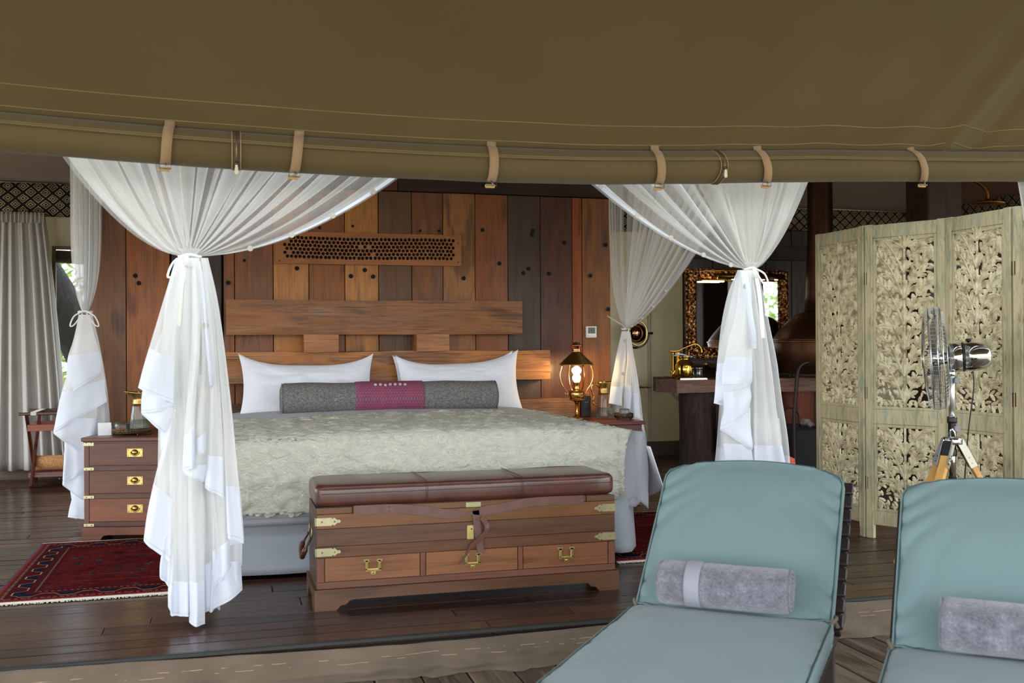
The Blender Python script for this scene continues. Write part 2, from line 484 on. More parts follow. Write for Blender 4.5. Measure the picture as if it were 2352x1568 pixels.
tn.t.links.new(_t1.outputs[0], _m1.inputs[1]); tn.t.links.new(_d1.outputs[0], _m1.inputs[2])
mk('insect_screen', MB().box((WX0, YB + .004, WZ0), (WX1, YB + .006, WZ1)), tn.done(_m1), win)
bb = mk('baseboard_back', MB().grid(lambda u, v: (lerp(XL, XR, u), YB - 0.015 - 0.02 * (1 - v) + .006 * noise.noise(Vector((u * 90, v * 2, 0))), 0.002 + 0.155 * v), 240, 4), brown_canvas, kind='structure', thick=0.004)

def side_wall(name, x0, x1, ztop, opens, mat):
    """side wall of the tent built round its openings (y0, y1, z0, z1)"""
    mb = MB(); ya = YF
    for (a, b, z0, z1) in opens:
        mb.box((x0, ya, 0), (x1, a, ztop)); mb.box((x0, a, 0), (x1, b, z0)); mb.box((x0, a, z1), (x1, b, ztop)); ya = b
    mb.box((x0, ya, 0), (x1, YB, ztop))
    w = mk(name, mb, mat, kind='structure')
    for (a, b, z0, z1) in opens:
        fm = MB()
        for q in (((x0 - .01, a - .03, z0 - .03), (x1 + .01, b + .03, z0)), ((x0 - .01, a - .03, z1), (x1 + .01, b + .03, z1 + .03)), ((x0 - .01, a - .03, z0), (x1 + .01, a, z1)), ((x0 - .01, b, z0), (x1 + .01, b + .03, z1)), ((x0, (a + b) / 2 - .015, z0), (x1, (a + b) / 2 + .015, z1))): fm.box(*q)
        mk('window_binding', fm, MC['window_binding'], w)
    return w
wl = side_wall('wall_left', XL - .02, XL, 3.4, [(5.2, 7.3, .35, 2.25), (7.6, 9.8, .35, 2.25)], beige)  # unseen left openings, added to let daylight brighten the back
wr_ = side_wall('wall_right', XR, XR + .02, 3.9, [(5.0, 6.7, .35, 2.2)], cloth('right_canvas', (124, 96, 80), weave=400, mott=0.06))

# ceiling: canvas rising from the rear wall to a ridge and down again to the front
def ceil_fn(u, v):
    X = lerp(XL, XR, u); Y = lerp(YF + .05, YB, v)
    if Y > 7.0: Z = lerp(3.75, 2.68, ((Y - 7.0) / (YB - 7.0)) ** 1.15)
    else: Z = lerp(2.95, 3.75, (Y - YF) / (7.0 - YF))
    return (X, Y, Z - 0.015 * sin(X * 2.1) * sin(Y))
mk('ceiling', MB().grid(ceil_fn, 40, 26), canvas_in, kind='structure', thick=0.01)

# patterned valance along the top of the rear and right walls
t = NT('diamond_print'); c = t.co(); X_, Y_, Z_ = t.xyz(c)
wob = t.noise(t.map(c, (6, 6, 6)), 1.0, 2) * 0.5 - 0.25
u_ = (X_ + Y_) * 16.4 + wob * 0.5; v_ = Z_ * 18.5 + wob * 0.4
a_ = ((u_ + v_) * 0.5).fr() - 0.5; b_ = ((u_ - v_) * 0.5).fr() - 0.5
rough_edge = (t.noise(t.map(c, (60, 60, 60)), 1.0, 3) - 0.5) * 0.12
dd = a_.abs().max(b_.abs()) + rough_edge
blk = dd.gt(0.385).max(dd.lt(0.29) * dd.gt(0.19)).max(dd.lt(0.10))
cell = t.noise(t.map(c, (3, 3, 3)), 1.0, 2)
blk = blk.max(dd.gt(0.36) * cell.gt(0.56))
colr = t.mix(blk, t.ramp(t.noise(c, 14, 3), [(0.35, lin((172, 152, 118))[:3]), (0.65, lin((214, 194, 158))[:3])]), lin((24, 21, 18)))
bs = t.bsdf(Base_Color=colr, Roughness=0.9); t.set(bs.inputs['Normal'], t.bump(t.noise(c, 400, 1), 0.3, 0.002))
diamond = t.done(bs)
mk('trim_2', MB().grid(lambda u, v: (lerp(XL, XR, u), YB - 0.05 + 0.008 * sin(u * 60), lerp(2.37, 2.67, v)), 160, 2), diamond, kind='structure', thick=0.006)
mk('trim_3', MB().grid(lambda u, v: (XR - 0.04, lerp(YF + .2, YB - .05, u), lerp(2.37, 2.67, v)), 80, 2), diamond, kind='structure', thick=0.006)

# timber partition behind the bed, plank by plank
PY = 7.75
part_w = mk('wall_partition', MB().box((-0.93, PY + .04, 0), (2.99, PY + .09, 2.9)), plain('partition_core', (16, 12, 9), 0.9), kind='structure')
pw = wood('reclaimed_plank', 'Z', 0.52, 0.62, bump=0.3, coat=0.06, cracks=.45, knots=True)
P1 = [(-0.925, (113, 73, 44)), (-0.654, (148, 85, 35)), (-0.352, (57, 36, 22)), (0.005, (132, 76, 29)), (0.084, (128, 78, 41)), (0.356, (182, 118, 56)),
      (0.613, (139, 80, 28)), (0.877, (184, 121, 54)), (1.128, (100, 67, 37)), (1.379, (120, 71, 32)), (1.621, (152, 100, 51)), (1.873, (135, 76, 38)),
      (2.134, (68, 48, 32)), (2.397, (85, 46, 29)), (2.662, (146, 71, 23)), (2.745, (132, 80, 37)), (2.985, None)]
gapx = {1: 0.012, 2: 0.014}
for i in range(len(P1) - 1):
    x0, colr_ = P1[i]; x1 = P1[i + 1][0]
    g = gapx.get(i, 0.003); dy = rnd.uniform(0, 0.012)
    mk('plank', MB().box((x0 + .0015, PY + dy, 0.0), (x1 - g, PY + .04, 2.352), 0.003), pw, part_w, color=colr_)
pwx = wood('top_beam_wood', 'X', 0.6, 0.5, bump=0.3)
mk('beam', MB().box((-0.94, PY - .02, 2.356), (1.27, PY + .05, 2.9), 0.004), pwx, part_w, color=(92, 52, 32))
mk('beam', MB().box((1.274, PY - .02, 2.356), (3.0, PY + .05, 2.9), 0.004), pwx, part_w, color=(56, 34, 26))
hole_m = plain('bolt_hole_dark', (12, 10, 9), 0.9)
for px, py in ((311, 633), (319, 650), (524, 649), (561, 598), (682, 616), (838, 620), (806, 634), (857, 635), (1108, 528), (1147, 605), (1224, 530), (1222, 539), (1214, 617), (1202, 627),
               (1296, 557), (1261, 628), (1391, 562), (1356, 633), (1397, 710), (965, 530), (1008, 530), (734, 523), (810, 519), (1065, 639), (1109, 427)):
    p = atY(px, py, PY)
    mk('bolt_hole', MB().disc((p.x, PY - .004 if p.z < 2.35 else PY - .022, p.z), 0.0165 if py > 600 or px > 1100 else 0.011, (0, 1, 0), 0.006, 10), hole_m, part_w)
mk('baseboard_partition', MB().box((-0.93, PY - .02, 0.0), (2.99, PY + .0, 0.1), .003), pwx, color=(70, 46, 34), kind='structure')

# dark timber panelling behind the washstand
wbp = mk('wall_washroom', MB().box((4.52, 9.66, 0), (6.05, 9.72, 2.37)), plain('partition_core', (16, 12, 9)), kind='structure')
x = 4.52
while x < 6.04:
    x1 = min(x + 0.3, 6.05)
    mk('plank', MB().box((x + .002, 9.63, 0), (x1 - .004, 9.66, 2.36), .003), pw, wbp, color=rnd.choice([(52, 36, 26), (62, 44, 30), (44, 30, 22)])); x = x1
mk('rail', MB().box((4.52, 9.6, 2.05), (6.05, 9.63, 2.2), .004), wood('dark_rail', 'X', 0.6), wbp, color=(56, 38, 27))

# two roof posts
post = mk('column', MB().box((5.64, 7.35, 0), (5.98, 7.65, 3.75), 0.012), wood('post_wood', 'Z', 0.6, 0.5, bump=0.4), color=(54, 32, 24), kind='structure', origin=(5.8, 7.5, 0))
post['label'] = 'dark square timber roof post behind the carved screen'

# ------------------------------------------------------------------ tent front: canvas above the opening, rolled flap, veranda roof
t = NT('olive_canvas'); c = t.co()
base = t.ramp(t.noise(c, 1.6, 4), [(0.3, lin((93, 77, 45))[:3]), (0.7, lin((99, 83, 50))[:3])])
bs = t.bsdf(Base_Color=base, Roughness=0.75); bs.inputs['Sheen Weight'].default_value = 0.15; bs.inputs['Specular IOR Level'].default_value = 0.25
h = t.noise(c, 700, 1) * 0.3 + t.noise(t.map(c, (2, 2, 1)), 1.5, 3) * 1.2
t.set(bs.inputs['Normal'], t.bump(h, 0.18, 0.01)); olive = t.done(bs)

def roll_z(X): return 1.990 - 0.045 * (X + .8) * (2.6 - X) / 2.9 * (1 if X < 2.6 else 0.35) + 0.012 * max(0, X - 1.5) 
RR = 0.069
def roll_pts(n=120, x0=-3.5, x1=6.5):
    return [Vector((lerp(x0, x1, i / n), YF - 0.03 + .006 * noise.noise(Vector((i * .2, 0, 0))), roll_z(lerp(x0, x1, i / n)) + .003 * noise.noise(Vector((i * .35, 3, 0))))) for i in range(n + 1)]
rp_ = roll_pts()
front = mk('wall_front', MB().grid(lambda u, v: canvas_pt(u, v), 10, 2), olive, kind='structure') if False else None
creases = [((2205, 0), (2075, 330), 0.022, 26), ((2262, 0), (2120, 330), 0.020, 34), ((2030, 60), (1800, 320), 0.010, 45), ((1900, 120), (1600, 320), 0.007, 60), ((2340, 40), (2260, 330), 0.008, 40), ((1250, 100), (1050, 300), 0.005, 70)]
def front_base(X, v):
    z0 = roll_z(X) + 0.060
    return Vector((X, YF - 0.03 - 0.78 * v, lerp(z0, z0 + 1.0, v)))
def front_fn(u, v):
    X = lerp(-3.4, 6.2, u); p = front_base(X, v)
    # soft tension folds running up and to the right of the opening
    q = p.x - 0.22 * (p.z - 2.1) * 2.2
    off = 0
    for xc, amp, w in ((3.28, .016, .055), (3.46, -.012, .05), (3.02, .008, .09), (2.62, .006, .12), (3.75, .008, .07), (2.2, .004, .14), (1.2, .003, .2), (0.1, .003, .3)):
        off += 2.4 * amp * math.exp(-((q - xc) / w) ** 2)
    off += 0.006 * noise.noise(Vector((p.x * 1.1, p.z * 2, 0)))
    return (p.x, p.y - off, p.z + off * .3)
fr = mk('wall_front', MB().grid(front_fn, 260, 40), olive, kind='structure', thick=0.004)
for vv in (0.035, 0.105):
    mk('seam', MB().tube([Vector(front_fn(i / 160, vv)) + Vector((0, -.004, 0)) for i in range(161)], 0.0016, 4), plain('canvas_thread', (150, 132, 88), 0.8), fr)
# unseen veranda fly sheet overhead, included to block light from above
fly = mk('ceiling_veranda', MB().grid(lambda u, v: (lerp(-4.2, 7.0, u), lerp(YF - .82, -1.4, v), 3.02 - 0.25 * sin(v * pi * .5) - .1 * v), 20, 16), olive, kind='structure', thick=0.004)

rolled = thing('rolled_canvas_flap', 'rolled olive canvas door flap strapped above the whole tent opening', 'tent flap', (1.2, YF - .03, 1.9))
mbr = MB().tube(rp_, [RR + .004 * noise.noise(Vector((i * .21, 9, 2))) for i in range(len(rp_))], 28)
mk('canvas_roll', mbr, olive, rolled)
# overlapping loose edge of the roll
def edge_fn(u, v):
    X = lerp(-3.4, 6.3, u); z = roll_z(X); a = lerp(1.25, 0.25, v) + 0.12 * noise.noise(Vector((X * .7, 2, 0)))
    r = RR + .007 + .0
    return (X, YF - .03 - r * cos(a * 1.0 + .0), z + r * sin(a))
mk('flap_edge', MB().grid(edge_fn, 200, 6), olive, rolled, thick=0.003)
for dz_ in (0.02, 0.045):
    mk('seam', MB().tube([Vector(edge_fn(i / 160, 1 - dz_ * 4)) + Vector((0, -.003, 0)) for i in range(161)], 0.0012, 4), plain('canvas_thread', (150, 132, 88), 0.8), rolled)
strapm = cloth('webbing', (160, 130, 96), weave=1200, mott=0.08)
buckm = metal('buckle_metal', (150, 140, 120), 0.3)
for (xt, xb) in ((389, 378), (691, 678), (1137, 1136), (1516, 1526), (1753, 1775), (2108, 2138)):
    pt = atY(xt, 300, YF - .12); pb = atY(xb, 380, YF - .12); z = roll_z(pb.x); zt = roll_z(pt.x)
    path = [Vector((pt.x, YF - .045, zt + .115)), Vector((pt.x, YF - .06, zt + .105))]
    for k in range(10):
        a = lerp(1.2, -1.15, k / 9); r = RR + .012
        path.append(Vector((lerp(pt.x, pb.x, (k + 1) / 10), YF - .03 - r * cos(a), lerp(zt, z, k / 9) + r * sin(a))))
    w = 0.019
    mbs = MB(); vs = []
    for p in path: vs += [p + Vector((-w, 0, 0)), p + Vector((w, 0, 0))]
    mbs.add(vs, [(2 * i, 2 * i + 1, 2 * i + 3, 2 * i + 2) for i in range(len(path) - 1)], True)
    st = mk('strap', mbs, strapm, rolled, thick=0.004)
    mk('stitched_tab', MB().box((pt.x - .021, YF - .055, zt + .098), (pt.x + .021, YF - .045, zt + .125), .002), cloth('webbing_tab', (190, 152, 104)), st)
    e = path[-1]
    mb = MB()
    for k in range(1): mb.tube([e + Vector((sx * .021, -.004, sz)) for sx, sz in ((-1, 0.008), (1, 0.008), (1, -.016), (-1, -.016))], 0.0025, 6, closed=True)
    mb.tube([e + Vector((0, -.006, .01)), e + Vector((0.004, -.012, -.02))], 0.002, 6)
    mk('buckle', mb, buckm, st)
    mk('strap_end', MB().box((e.x - .026, e.y - .004, e.z - .026), (e.x + .016, e.y + .006, e.z - .010), .003), cloth('webbing_tab', (190, 152, 104)), st)
# zips on the roll
zipm = plain('zip_tape', (84, 66, 48), 0.8)
for px_, curve, low in ((543, 0.0, True), (1652, 0.022, False)):
    pb = atY(px_, 340, YF - .1); zc = roll_z(pb.x); r = RR + .009
    path = [Vector((pb.x + curve * cos(a * 1.2) * 1.0, YF - .03 - r * cos(a), zc + r * sin(a))) for a in [lerp(1.3, -1.3, k / 12) for k in range(13)]]
    vs = []
    for p in path: vs += [p + Vector((-.012, 0, 0)), p + Vector((.012, 0, 0))]
    zz = mk('zip', MB().add(vs, [(2 * i, 2 * i + 1, 2 * i + 3, 2 * i + 2) for i in range(12)], True), zipm, rolled, thick=0.003)
    mk('zip_teeth', MB().tube([p + Vector((0, -.002, 0)) for p in path], 0.0022, 5), metal('zip_metal', (150, 130, 90), 0.4), zz)
    for sx in (-.016, .016):
        mk('zip_binding', MB().tube([p + Vector((sx, -.001, 0)) for p in path], 0.0022, 5), plain('zip_bind', (160, 136, 96), 0.8), zz)
    e = path[-3] if low else path[7]
    mk('zip_slider', MB().lathe([(0, -.007), (.007, -.004), (.007, .004), (0, .007)], e + Vector((0, -.008, .004)), 12, 'Y'), metal('zip_slider_metal', (110, 96, 76), 0.3), zz)
    pu = [(-.004, 0), (.004, 0), (.008, -.028), (.005, -.036), (-.005, -.036), (-.008, -.028)]
    mk('zip_pull', MB().prism(pu, e + Vector((0, -.014, -.002)), (1, 0, 0), (0, 0, 1), (0, 1, 0), .003), plain('zip_pull_white', (214, 204, 170) if low else (130, 118, 90), 0.4), zz)
# ================================================================== BED
BX0, BX1, BY0, BY1, BZ = 0.0, 2.2, 5.50, 7.56, 0.70
grey_skirt = cloth('grey_skirt', (146, 150, 154), weave=500, mott=0.06, wr=0.8, wscale=4, wb_=0.35)
grey_cover = cloth('grey_coverlet', (158, 158, 162), weave=700, mott=0.04, wr=0.5, wscale=5, wb_=0.3)
white_lin = cloth('white_linen', (232, 234, 240), weave=900, mott=0.02, wr=0.6, wscale=7, wb_=0.35)
bed = thing('bed', 'wide bed with grey fabric skirt against the timber wall', 'bed', (1.15, 6.5, 0))
def sbox(x0, x1, y0, y1, z0, z1, r=0.06, n=6, pw_=7):
    """rounded slab"""
    mb = MB(); nu = 96
    def ring(z, inset):
        out = []
        for k in range(nu):
            a = 2 * pi * k / nu; cx, cy = cos(a), sin(a); p = pw_
            rr = (abs(cx) ** p + abs(cy) ** p) ** (-1 / p)
            out.append(((x0 + x1) / 2 + cx * rr * ((x1 - x0) / 2 - inset), (y0 + y1) / 2 + cy * rr * ((y1 - y0) / 2 - inset), z))
        return out
    rings = []
    for i in range(n + 1):
        a = pi / 2 * i / n; rings.append(ring(z0 + r - r * cos(a), r - r * sin(a)))
    for i in range(n + 1):
        a = pi / 2 * i / n; rings.append(ring(z1 - r + r * sin(a), r - r * cos(a)))
    vs = [p for rg in rings for p in rg]; m = len(rings)
    fs = [(i * nu + k, i * nu + (k + 1) % nu, (i + 1) * nu + (k + 1) % nu, (i + 1) * nu + k) for i in range(m - 1) for k in range(nu)]
    fs += [tuple(range(nu))[::-1], tuple((m - 1) * nu + k for k in range(nu))]
    return mb.add(vs, fs, True)
mk('mattress', sbox(BX0 + .03, BX1 - .03, BY0 + .04, BY1, 0.34, BZ - .02, .05), white_lin, bed)
mk('bed_base', MB().box((BX0 + .06, BY0 + .08, 0.03), (BX1 - .06, BY1, 0.34), .01), plain('bed_base_dark', (34, 28, 24)), bed)
# floor-length skirt around left, foot and right
def skirt_path(u):
    L1, L2 = BY1 - BY0, BX1 - BX0
    tot = 2 * L1 + L2; s = u * tot
    if s < L1: return Vector((BX0, BY1 - s, 0)), Vector((-1, 0, 0))
    if s < L1 + L2: return Vector((BX0 + s - L1, BY0, 0)), Vector((0, -1, 0))
    return Vector((BX1, BY0 + s - L1 - L2, 0)), Vector((1, 0, 0))
def bskirt(u, v):
    p, n_ = skirt_path(u)
    s = u * (2 * (BY1 - BY0) + BX1 - BX0)
    foot = abs(n_.y) > .5
    out = 0.02 + 0.05 * v * (0.5 + 0.9 * noise.noise(Vector((s * 1.3, 0, 0)))) + .012 * v * sin(s * 9)
    if foot and p.x > 1.95: out += 0.10 * v * math.exp(-((p.x - 2.12) / .1) ** 2)
    zb = 0.035 + 0.01 * sin(s * 2)
    z = lerp(0.60, zb, v)
    return tuple(p + n_ * out + Vector((0, 0, z)))
mk('skirt', MB().grid(bskirt, 240, 16), grey_skirt, bed, thick=0.004)
# loose white sheet corner on the far right side
mk('sheet', MB().grid(lambda u, v: (BX1 + 0.10 + .13 * v * (1 - abs(2 * u - .5) * .8) + .02 * sin(u * 14) * v, lerp(5.38, 6.6, u), lerp(0.62, 0.62 - .34 * (1 - abs(2 * u - .6) * .55), v)), 40, 10), white_lin, bed, thick=0.004)

# grey coverlet: top + foot drop + side drops, hem at z ~0.27
def drape(x0, x1, y0, y1, zt, drop_f, drop_s, rad=0.07, amp=0.012, seed=0, lift=0.0, topfn=None):
    """cloth over the bed: u across (with side drops), v from head (0) to the foot hem (1)"""
    W = x1 - x0; D = y1 - y0
    def prof(s, a0, a1, drop):
        # s distance along profile beginning at a hanging edge: drop, quarter turn, flat
        pass
    def fn(u, v):
        tw = W + 2 * drop_s; s = u * tw - drop_s
        td = D + drop_f; t = v * td
        x = x0 + min(max(s, 0), W); y = y1 - min(t, D)
        dx = max(0, -s) + 0.0; dx2 = max(0, s - W); dy = max(0, t - D)
        z = zt
        fall = math.hypot(max(dx, dx2), dy)
        ox = oy = 0
        side = max(dx, dx2)
        if side > 0 or dy > 0:
            # corner: cloth runs round the corner as a soft fold
            if side > 0 and dy > 0:
                k = fall if fall > 0 else 1
                z -= max(side, dy) * 0.93 + min(side, dy) * .12
                ox = (side / k) * (rad + .02); oy = (dy / k) * (rad + .015)
                ox += .05 * min(side, dy)
            else:
                z -= fall
                if side > 0: ox = rad * (1 - math.exp(-side / .05))
                if dy > 0: oy = rad * (1 - math.exp(-dy / .05))
        r_ = 0.05
        # soften the edge
        e = min(s, W - s, D - t) if (side == 0 and dy == 0) else 0
        if side == 0 and dy == 0 and e < r_ * 2: z -= 0.012 * (1 - e / (2 * r_)) ** 2
        nz = noise.noise(Vector((s * 1.6, t * 1.6, seed))) * amp + noise.noise(Vector((s * 4, t * 5, seed + 3))) * amp * .35
        if topfn and side == 0 and dy == 0: z += topfn(x, y)
        x += (-ox if dx > 0 else ox if dx2 > 0 else 0); y -= oy
        if side > 0 or dy > 0: x += (nz * 1.2 if side > 0 else 0); y += (-nz * 1.2 if dy > 0 else 0); z += nz * .3
        else: z += nz
        return (x, y, z)
    return fn
def puff(x, y):
    q = min(1, max(0, (x - BX0) / (BX1 - BX0))); k = min(1, max(0, (y - 6.15) / .7)); k = k * k * (3 - 2 * k)
    return 0.012 * sin(pi * q) ** .6 + 0.042 * k * sin(pi * min(1, q * 1.02)) ** .35
cov = mk('coverlet', MB().grid(drape(BX0 - .01, BX1 + .05, BY0 - .02, 7.48, BZ, 0.42, 0.36, .045, .012, 5, topfn=puff), 150, 110), grey_cover,
         label='smooth grey coverlet showing around and behind the fur throw', cat='bedspread', thick=0.012)
mk('hem_stitching', MB().tube([Vector(drape(BX0 - .01, BX1 + .01, BY0 - .02, 7.48, BZ, 0.42, 0.36, .045, .012, 5)(i / 100, .985)) + Vector((0, -.008, 0)) for i in range(101)], .0014, 4), plain('grey_thread', (128, 132, 134)), cov)

# cream fur throw
t = NT('fur'); c = t.co()
n1 = t.noise(t.map(c, (9, 9, 13)), 1.0, 4, 0.6, 2.2); n2 = t.noise(t.map(c, (26, 26, 40)), 1.0, 4, 0.65, 3.0)
nf = t.noise(t.map(c, (160, 260, 160)), 1.0, 3, 0.7, 2.0)
vdark = t.ramp(t.noise(t.map(c, (34, 30, 48)), 1.0, 3, 0.6, 4.0), [(0.60, (0, 0, 0)), (0.70, (1, 1, 1))])
basec = t.ramp(n1, [(0.35, lin((226, 223, 200))[:3]), (0.52, lin((243, 239, 214))[:3]), (0.7, lin((226, 214, 180))[:3])])
colr = t.mix(vdark * 0.42, basec, lin((112, 98, 82)))
colr = t.mix(nf * 0.25, colr, lin((244, 244, 236)))
bs = t.bsdf(Base_Color=colr, Roughness=0.95); bs.inputs['Sheen Weight'].default_value = 0.4; bs.inputs['Specular IOR Level'].default_value = 0.1
t.set(bs.inputs['Normal'], t.bump(n1 * 1.6 + n2 * 1.0 + nf * 0.25, 0.9, 0.03)); furm = t.done(bs)
TX0, TX1, TY0, TY1 = -0.02, 2.15, BY0 - .035, 6.50
_thr = drape(TX0, TX1 - .02, TY0, TY1, BZ + .018, 0.375, 0.03, .05, .010, 11, topfn=puff)
def fur_fn(u, v):
    p = Vector(_thr(u, v))
    a = 0.009
    chev = abs(((p.x * 5.5 + .25 * sin((p.y - p.z) * 9)) % 1) - .5)
    row = (p.y - p.z * 1.1) * 17 + chev * 1.6 + .6 * noise.noise(Vector((p.x * 3, p.y * 3, p.z * 3)))
    rid = (.5 + .5 * sin(row * 2 * pi / 1.6)) ** .6
    k = noise.noise(Vector((p.x * 7 + p.z * 3, p.y * 7 - p.z * 8, 2.0))) + .55 * noise.noise(Vector((p.x * 17, p.y * 17 - p.z * 19, 5.0)))
    k = abs(k)
    hem = noise.noise(Vector((u * 70, v * 40, 9))) * .012
    d = Vector((0, -.5, .85)) if v < .72 else Vector((0, -1, .15))
    if v > .985 or v < .015: p.z += hem
    return tuple(p + d * (k * a * 1.5 + rid * a * .9 * (.6 + .8 * k)))
thr_ = mk('throw', MB().grid(fur_fn, 240, 150), furm, label='thick cream fur throw laid over the foot of the bed', cat='throw blanket', thick=0.022)

tufts = MB(); rt = random.Random(31)
NU, NV = 76, 58
for j in range(NV):
    for i in range(NU):
        u = (i + .5 + .5 * (j % 2) + rt.uniform(-.35, .35)) / NU; v = (j + .5 + rt.uniform(-.35, .35)) / NV
        if not (.004 < u < .996): continue
        p = Vector(fur_fn(u, v)); pu = Vector(fur_fn(min(u + .01, 1), v)) - Vector(fur_fn(max(u - .01, 0), v)); pv = Vector(fur_fn(u, min(v + .012, 1))) - Vector(fur_fn(u, max(v - .012, 0)))
        if pu.length < 1e-5 or pv.length < 1e-5: continue
        n_ = pu.cross(pv).normalized()
        if n_.z - n_.y < 0: n_ = -n_
        dv = pv.normalized(); du = dv.cross(n_).normalized()
        a = .75 * sin(u * 38 + 2.2 * sin(v * 16)) + rt.uniform(-.35, .35)
        dd_ = dv * cos(a) + du * sin(a); ss = n_.cross(dd_).normalized()
        Lg = rt.uniform(.030, .048); Wd = rt.uniform(.030, .046); lift = rt.uniform(.006, .014); vs = []
        for r_ in range(4):
            q = r_ / 3; w = Wd * (.55 + .75 * q - .62 * q ** 3)
            for s_ in (-1, -.5, 0, .5, 1):
                vs.append(p + dd_ * (Lg * (q - .35 - .12 * abs(s_) * q)) + ss * (s_ * w * .5) + n_ * (.004 + lift * (q - .55 * q ** 4) * (1 - .5 * s_ * s_) ))
        tufts.add(vs, [(r_ * 5 + k, r_ * 5 + k + 1, r_ * 5 + k + 6, r_ * 5 + k + 5) for r_ in range(3) for k in range(4)], True)
ft = mk('fur_tufts', tufts, furm, thr_, fixn=False); ft['kind'] = 'stuff'

# headboard: two reclaimed beams joined by short blocks, and a low rail
hb = thing('headboard', 'rough reclaimed beam headboard with short blocks between the rails', 'headboard', (1.2, 7.68, 0.6))
beamw = wood('reclaimed_beam', 'X', 0.48, 0.62, bump=0.8, worn=0.25, coat=0.1, cracks=.75, knots=True)
def rough_beam(x0, x1, y0, y1, z0, z1, seed, n=60, amp=.006):
    mb = MB(); m = 16
    def fn(u, v):
        a = v * 4; X = lerp(x0, x1, u)
        k = int(a) % 4; f = a - int(a)
        cs = [(y0, z0), (y0, z1), (y1, z1), (y1, z0)]
        (ya, za), (yb, zb) = cs[k], cs[(k + 1) % 4]
        Y, Z = lerp(ya, yb, f), lerp(za, zb, f)
        cy, cz = (y0 + y1) / 2, (z0 + z1) / 2
        d = noise.noise(Vector((X * 1.7, Y * 9, Z * 9 + seed))) * amp + noise.noise(Vector((X * 6, Y * 30, Z * 40 + seed))) * amp * .4
        return (X, Y + (d if Y < cy else 0), Z + d * (1 if Z > cz else -1) * (1 if f in (0,) else .7))
    mb.grid(fn, n, m, False)
    w = n + 1
    mb.f.append(tuple(j * w for j in range(m))[::-1]); mb.f.append(tuple(j * w + n for j in range(m))); mb.sm += [False, False]
    return mb
mk('upper_rail', rough_beam(0.022, 2.197, 7.58, 7.74, 1.275, 1.522, 1), beamw, hb, color=(136, 86, 44))
mk('lower_rail', rough_beam(0.02, 2.418, 7.58, 7.74, 0.925, 1.150, 5), beamw, hb, color=(168, 108, 54))
mk('bottom_rail', rough_beam(-0.52, 2.66, 7.64, 7.74, 0.62, 0.775, 8), beamw, hb, color=(118, 78, 44))
for (xa, xb) in ((697, 776), (954, 1028)):
    a, b = atY(xa, 770, 7.56), atY(xb, 803, 7.56)
    mk('block', rough_beam(a.x, b.x, 7.5, 7.72, 1.148, 1.274, xa, 8, .004), beamw, hb, color=(166, 106, 56))

# perforated board above the bed
x0, x1, z0, z1 = 0.367, 1.757, 1.795, 2.03
pts = []
hx0, hx1 = 0.435, 1.72; hz = np.linspace(1.985, 1.847, 6)
for r_, z in enumerate(hz):
    n_ = 42 if r_ % 2 == 0 else 41; ph = 0 if r_ % 2 == 0 else .5
    for k in range(n_):
        if rnd.random() < .01: continue
        xx = lerp(hx0, hx1, (k + ph + .15) / 42) + rnd.uniform(-.002, .002); zz = z + rnd.uniform(-.0015, .0015) + .004 * sin(xx * 5)
        if all(math.hypot(xx - q[0], zz - q[1]) > .0268 for q in pts): pts.append((xx, zz))
verts = [Vector(p) for p in ((x0, z0), (x1, z0), (x1, z1), (x0, z1))]; edges = [(0, 1), (1, 2), (2, 3), (3, 0)]; faces = []
K = 10; R_ = 0.0128
for (cx, cz) in pts:
    b = len(verts); verts += [Vector((cx + R_ * cos(-2 * pi * k / K), cz + R_ * sin(-2 * pi * k / K))) for k in range(K)]
    edges += [(b + k, b + (k + 1) % K) for k in range(K)]
ov, oe, of, _, _, _ = delaunay_2d_cdt(verts, edges, [], 1, 1e-6)
def inhole(p): return any((p.x - a) ** 2 + (p.y - b) ** 2 < (R_ * .98) ** 2 for a, b in pts)
fs = [f for f in of if not inhole(sum((ov[i] for i in f), Vector((0, 0))) / len(f))]
mb = MB(); nv = len(ov); yf = PY - .022
mb.v = [(p.x, yf, p.y) for p in ov] + [(p.x, yf + .022, p.y) for p in ov]
from collections import Counter
ec = Counter()
for f in fs:
    for i in range(len(f)): a, b = f[i], f[(i + 1) % len(f)]; ec[(min(a, b), max(a, b))] += 1
mb.f = [tuple(f) for f in fs] + [(a, b, b + nv, a + nv) for (a, b), k in ec.items() if k == 1]
mb.sm = [False] * len(mb.f)
pb_ = thing('perforated_board', 'honey timber board drilled with rows of round holes above the headboard', 'wall panel', ((x0 + x1) / 2, yf, z0))
mk('board', mb, wood('perf_wood', 'X', 0.5, 0.35, bump=0.15), pb_, color=(160, 98, 48))
mk('backing', MB().box((x0 + .01, PY - .006, z0 + .01), (x1 - .01, PY - .001, z1 - .01)), hole_m, pb_)
for (sx, sz) in ((x0 + .035, z0 + .02), (x0 + .04, z1 - .03), (x1 - .025, z1 - .06), (x1 - .025, z0 + .03)):
    mk('nail_head', MB().disc((sx, yf - .002, sz), .006, (0, 1, 0), .004, 8), plain('old_nail', (70, 48, 32), .6), pb_)

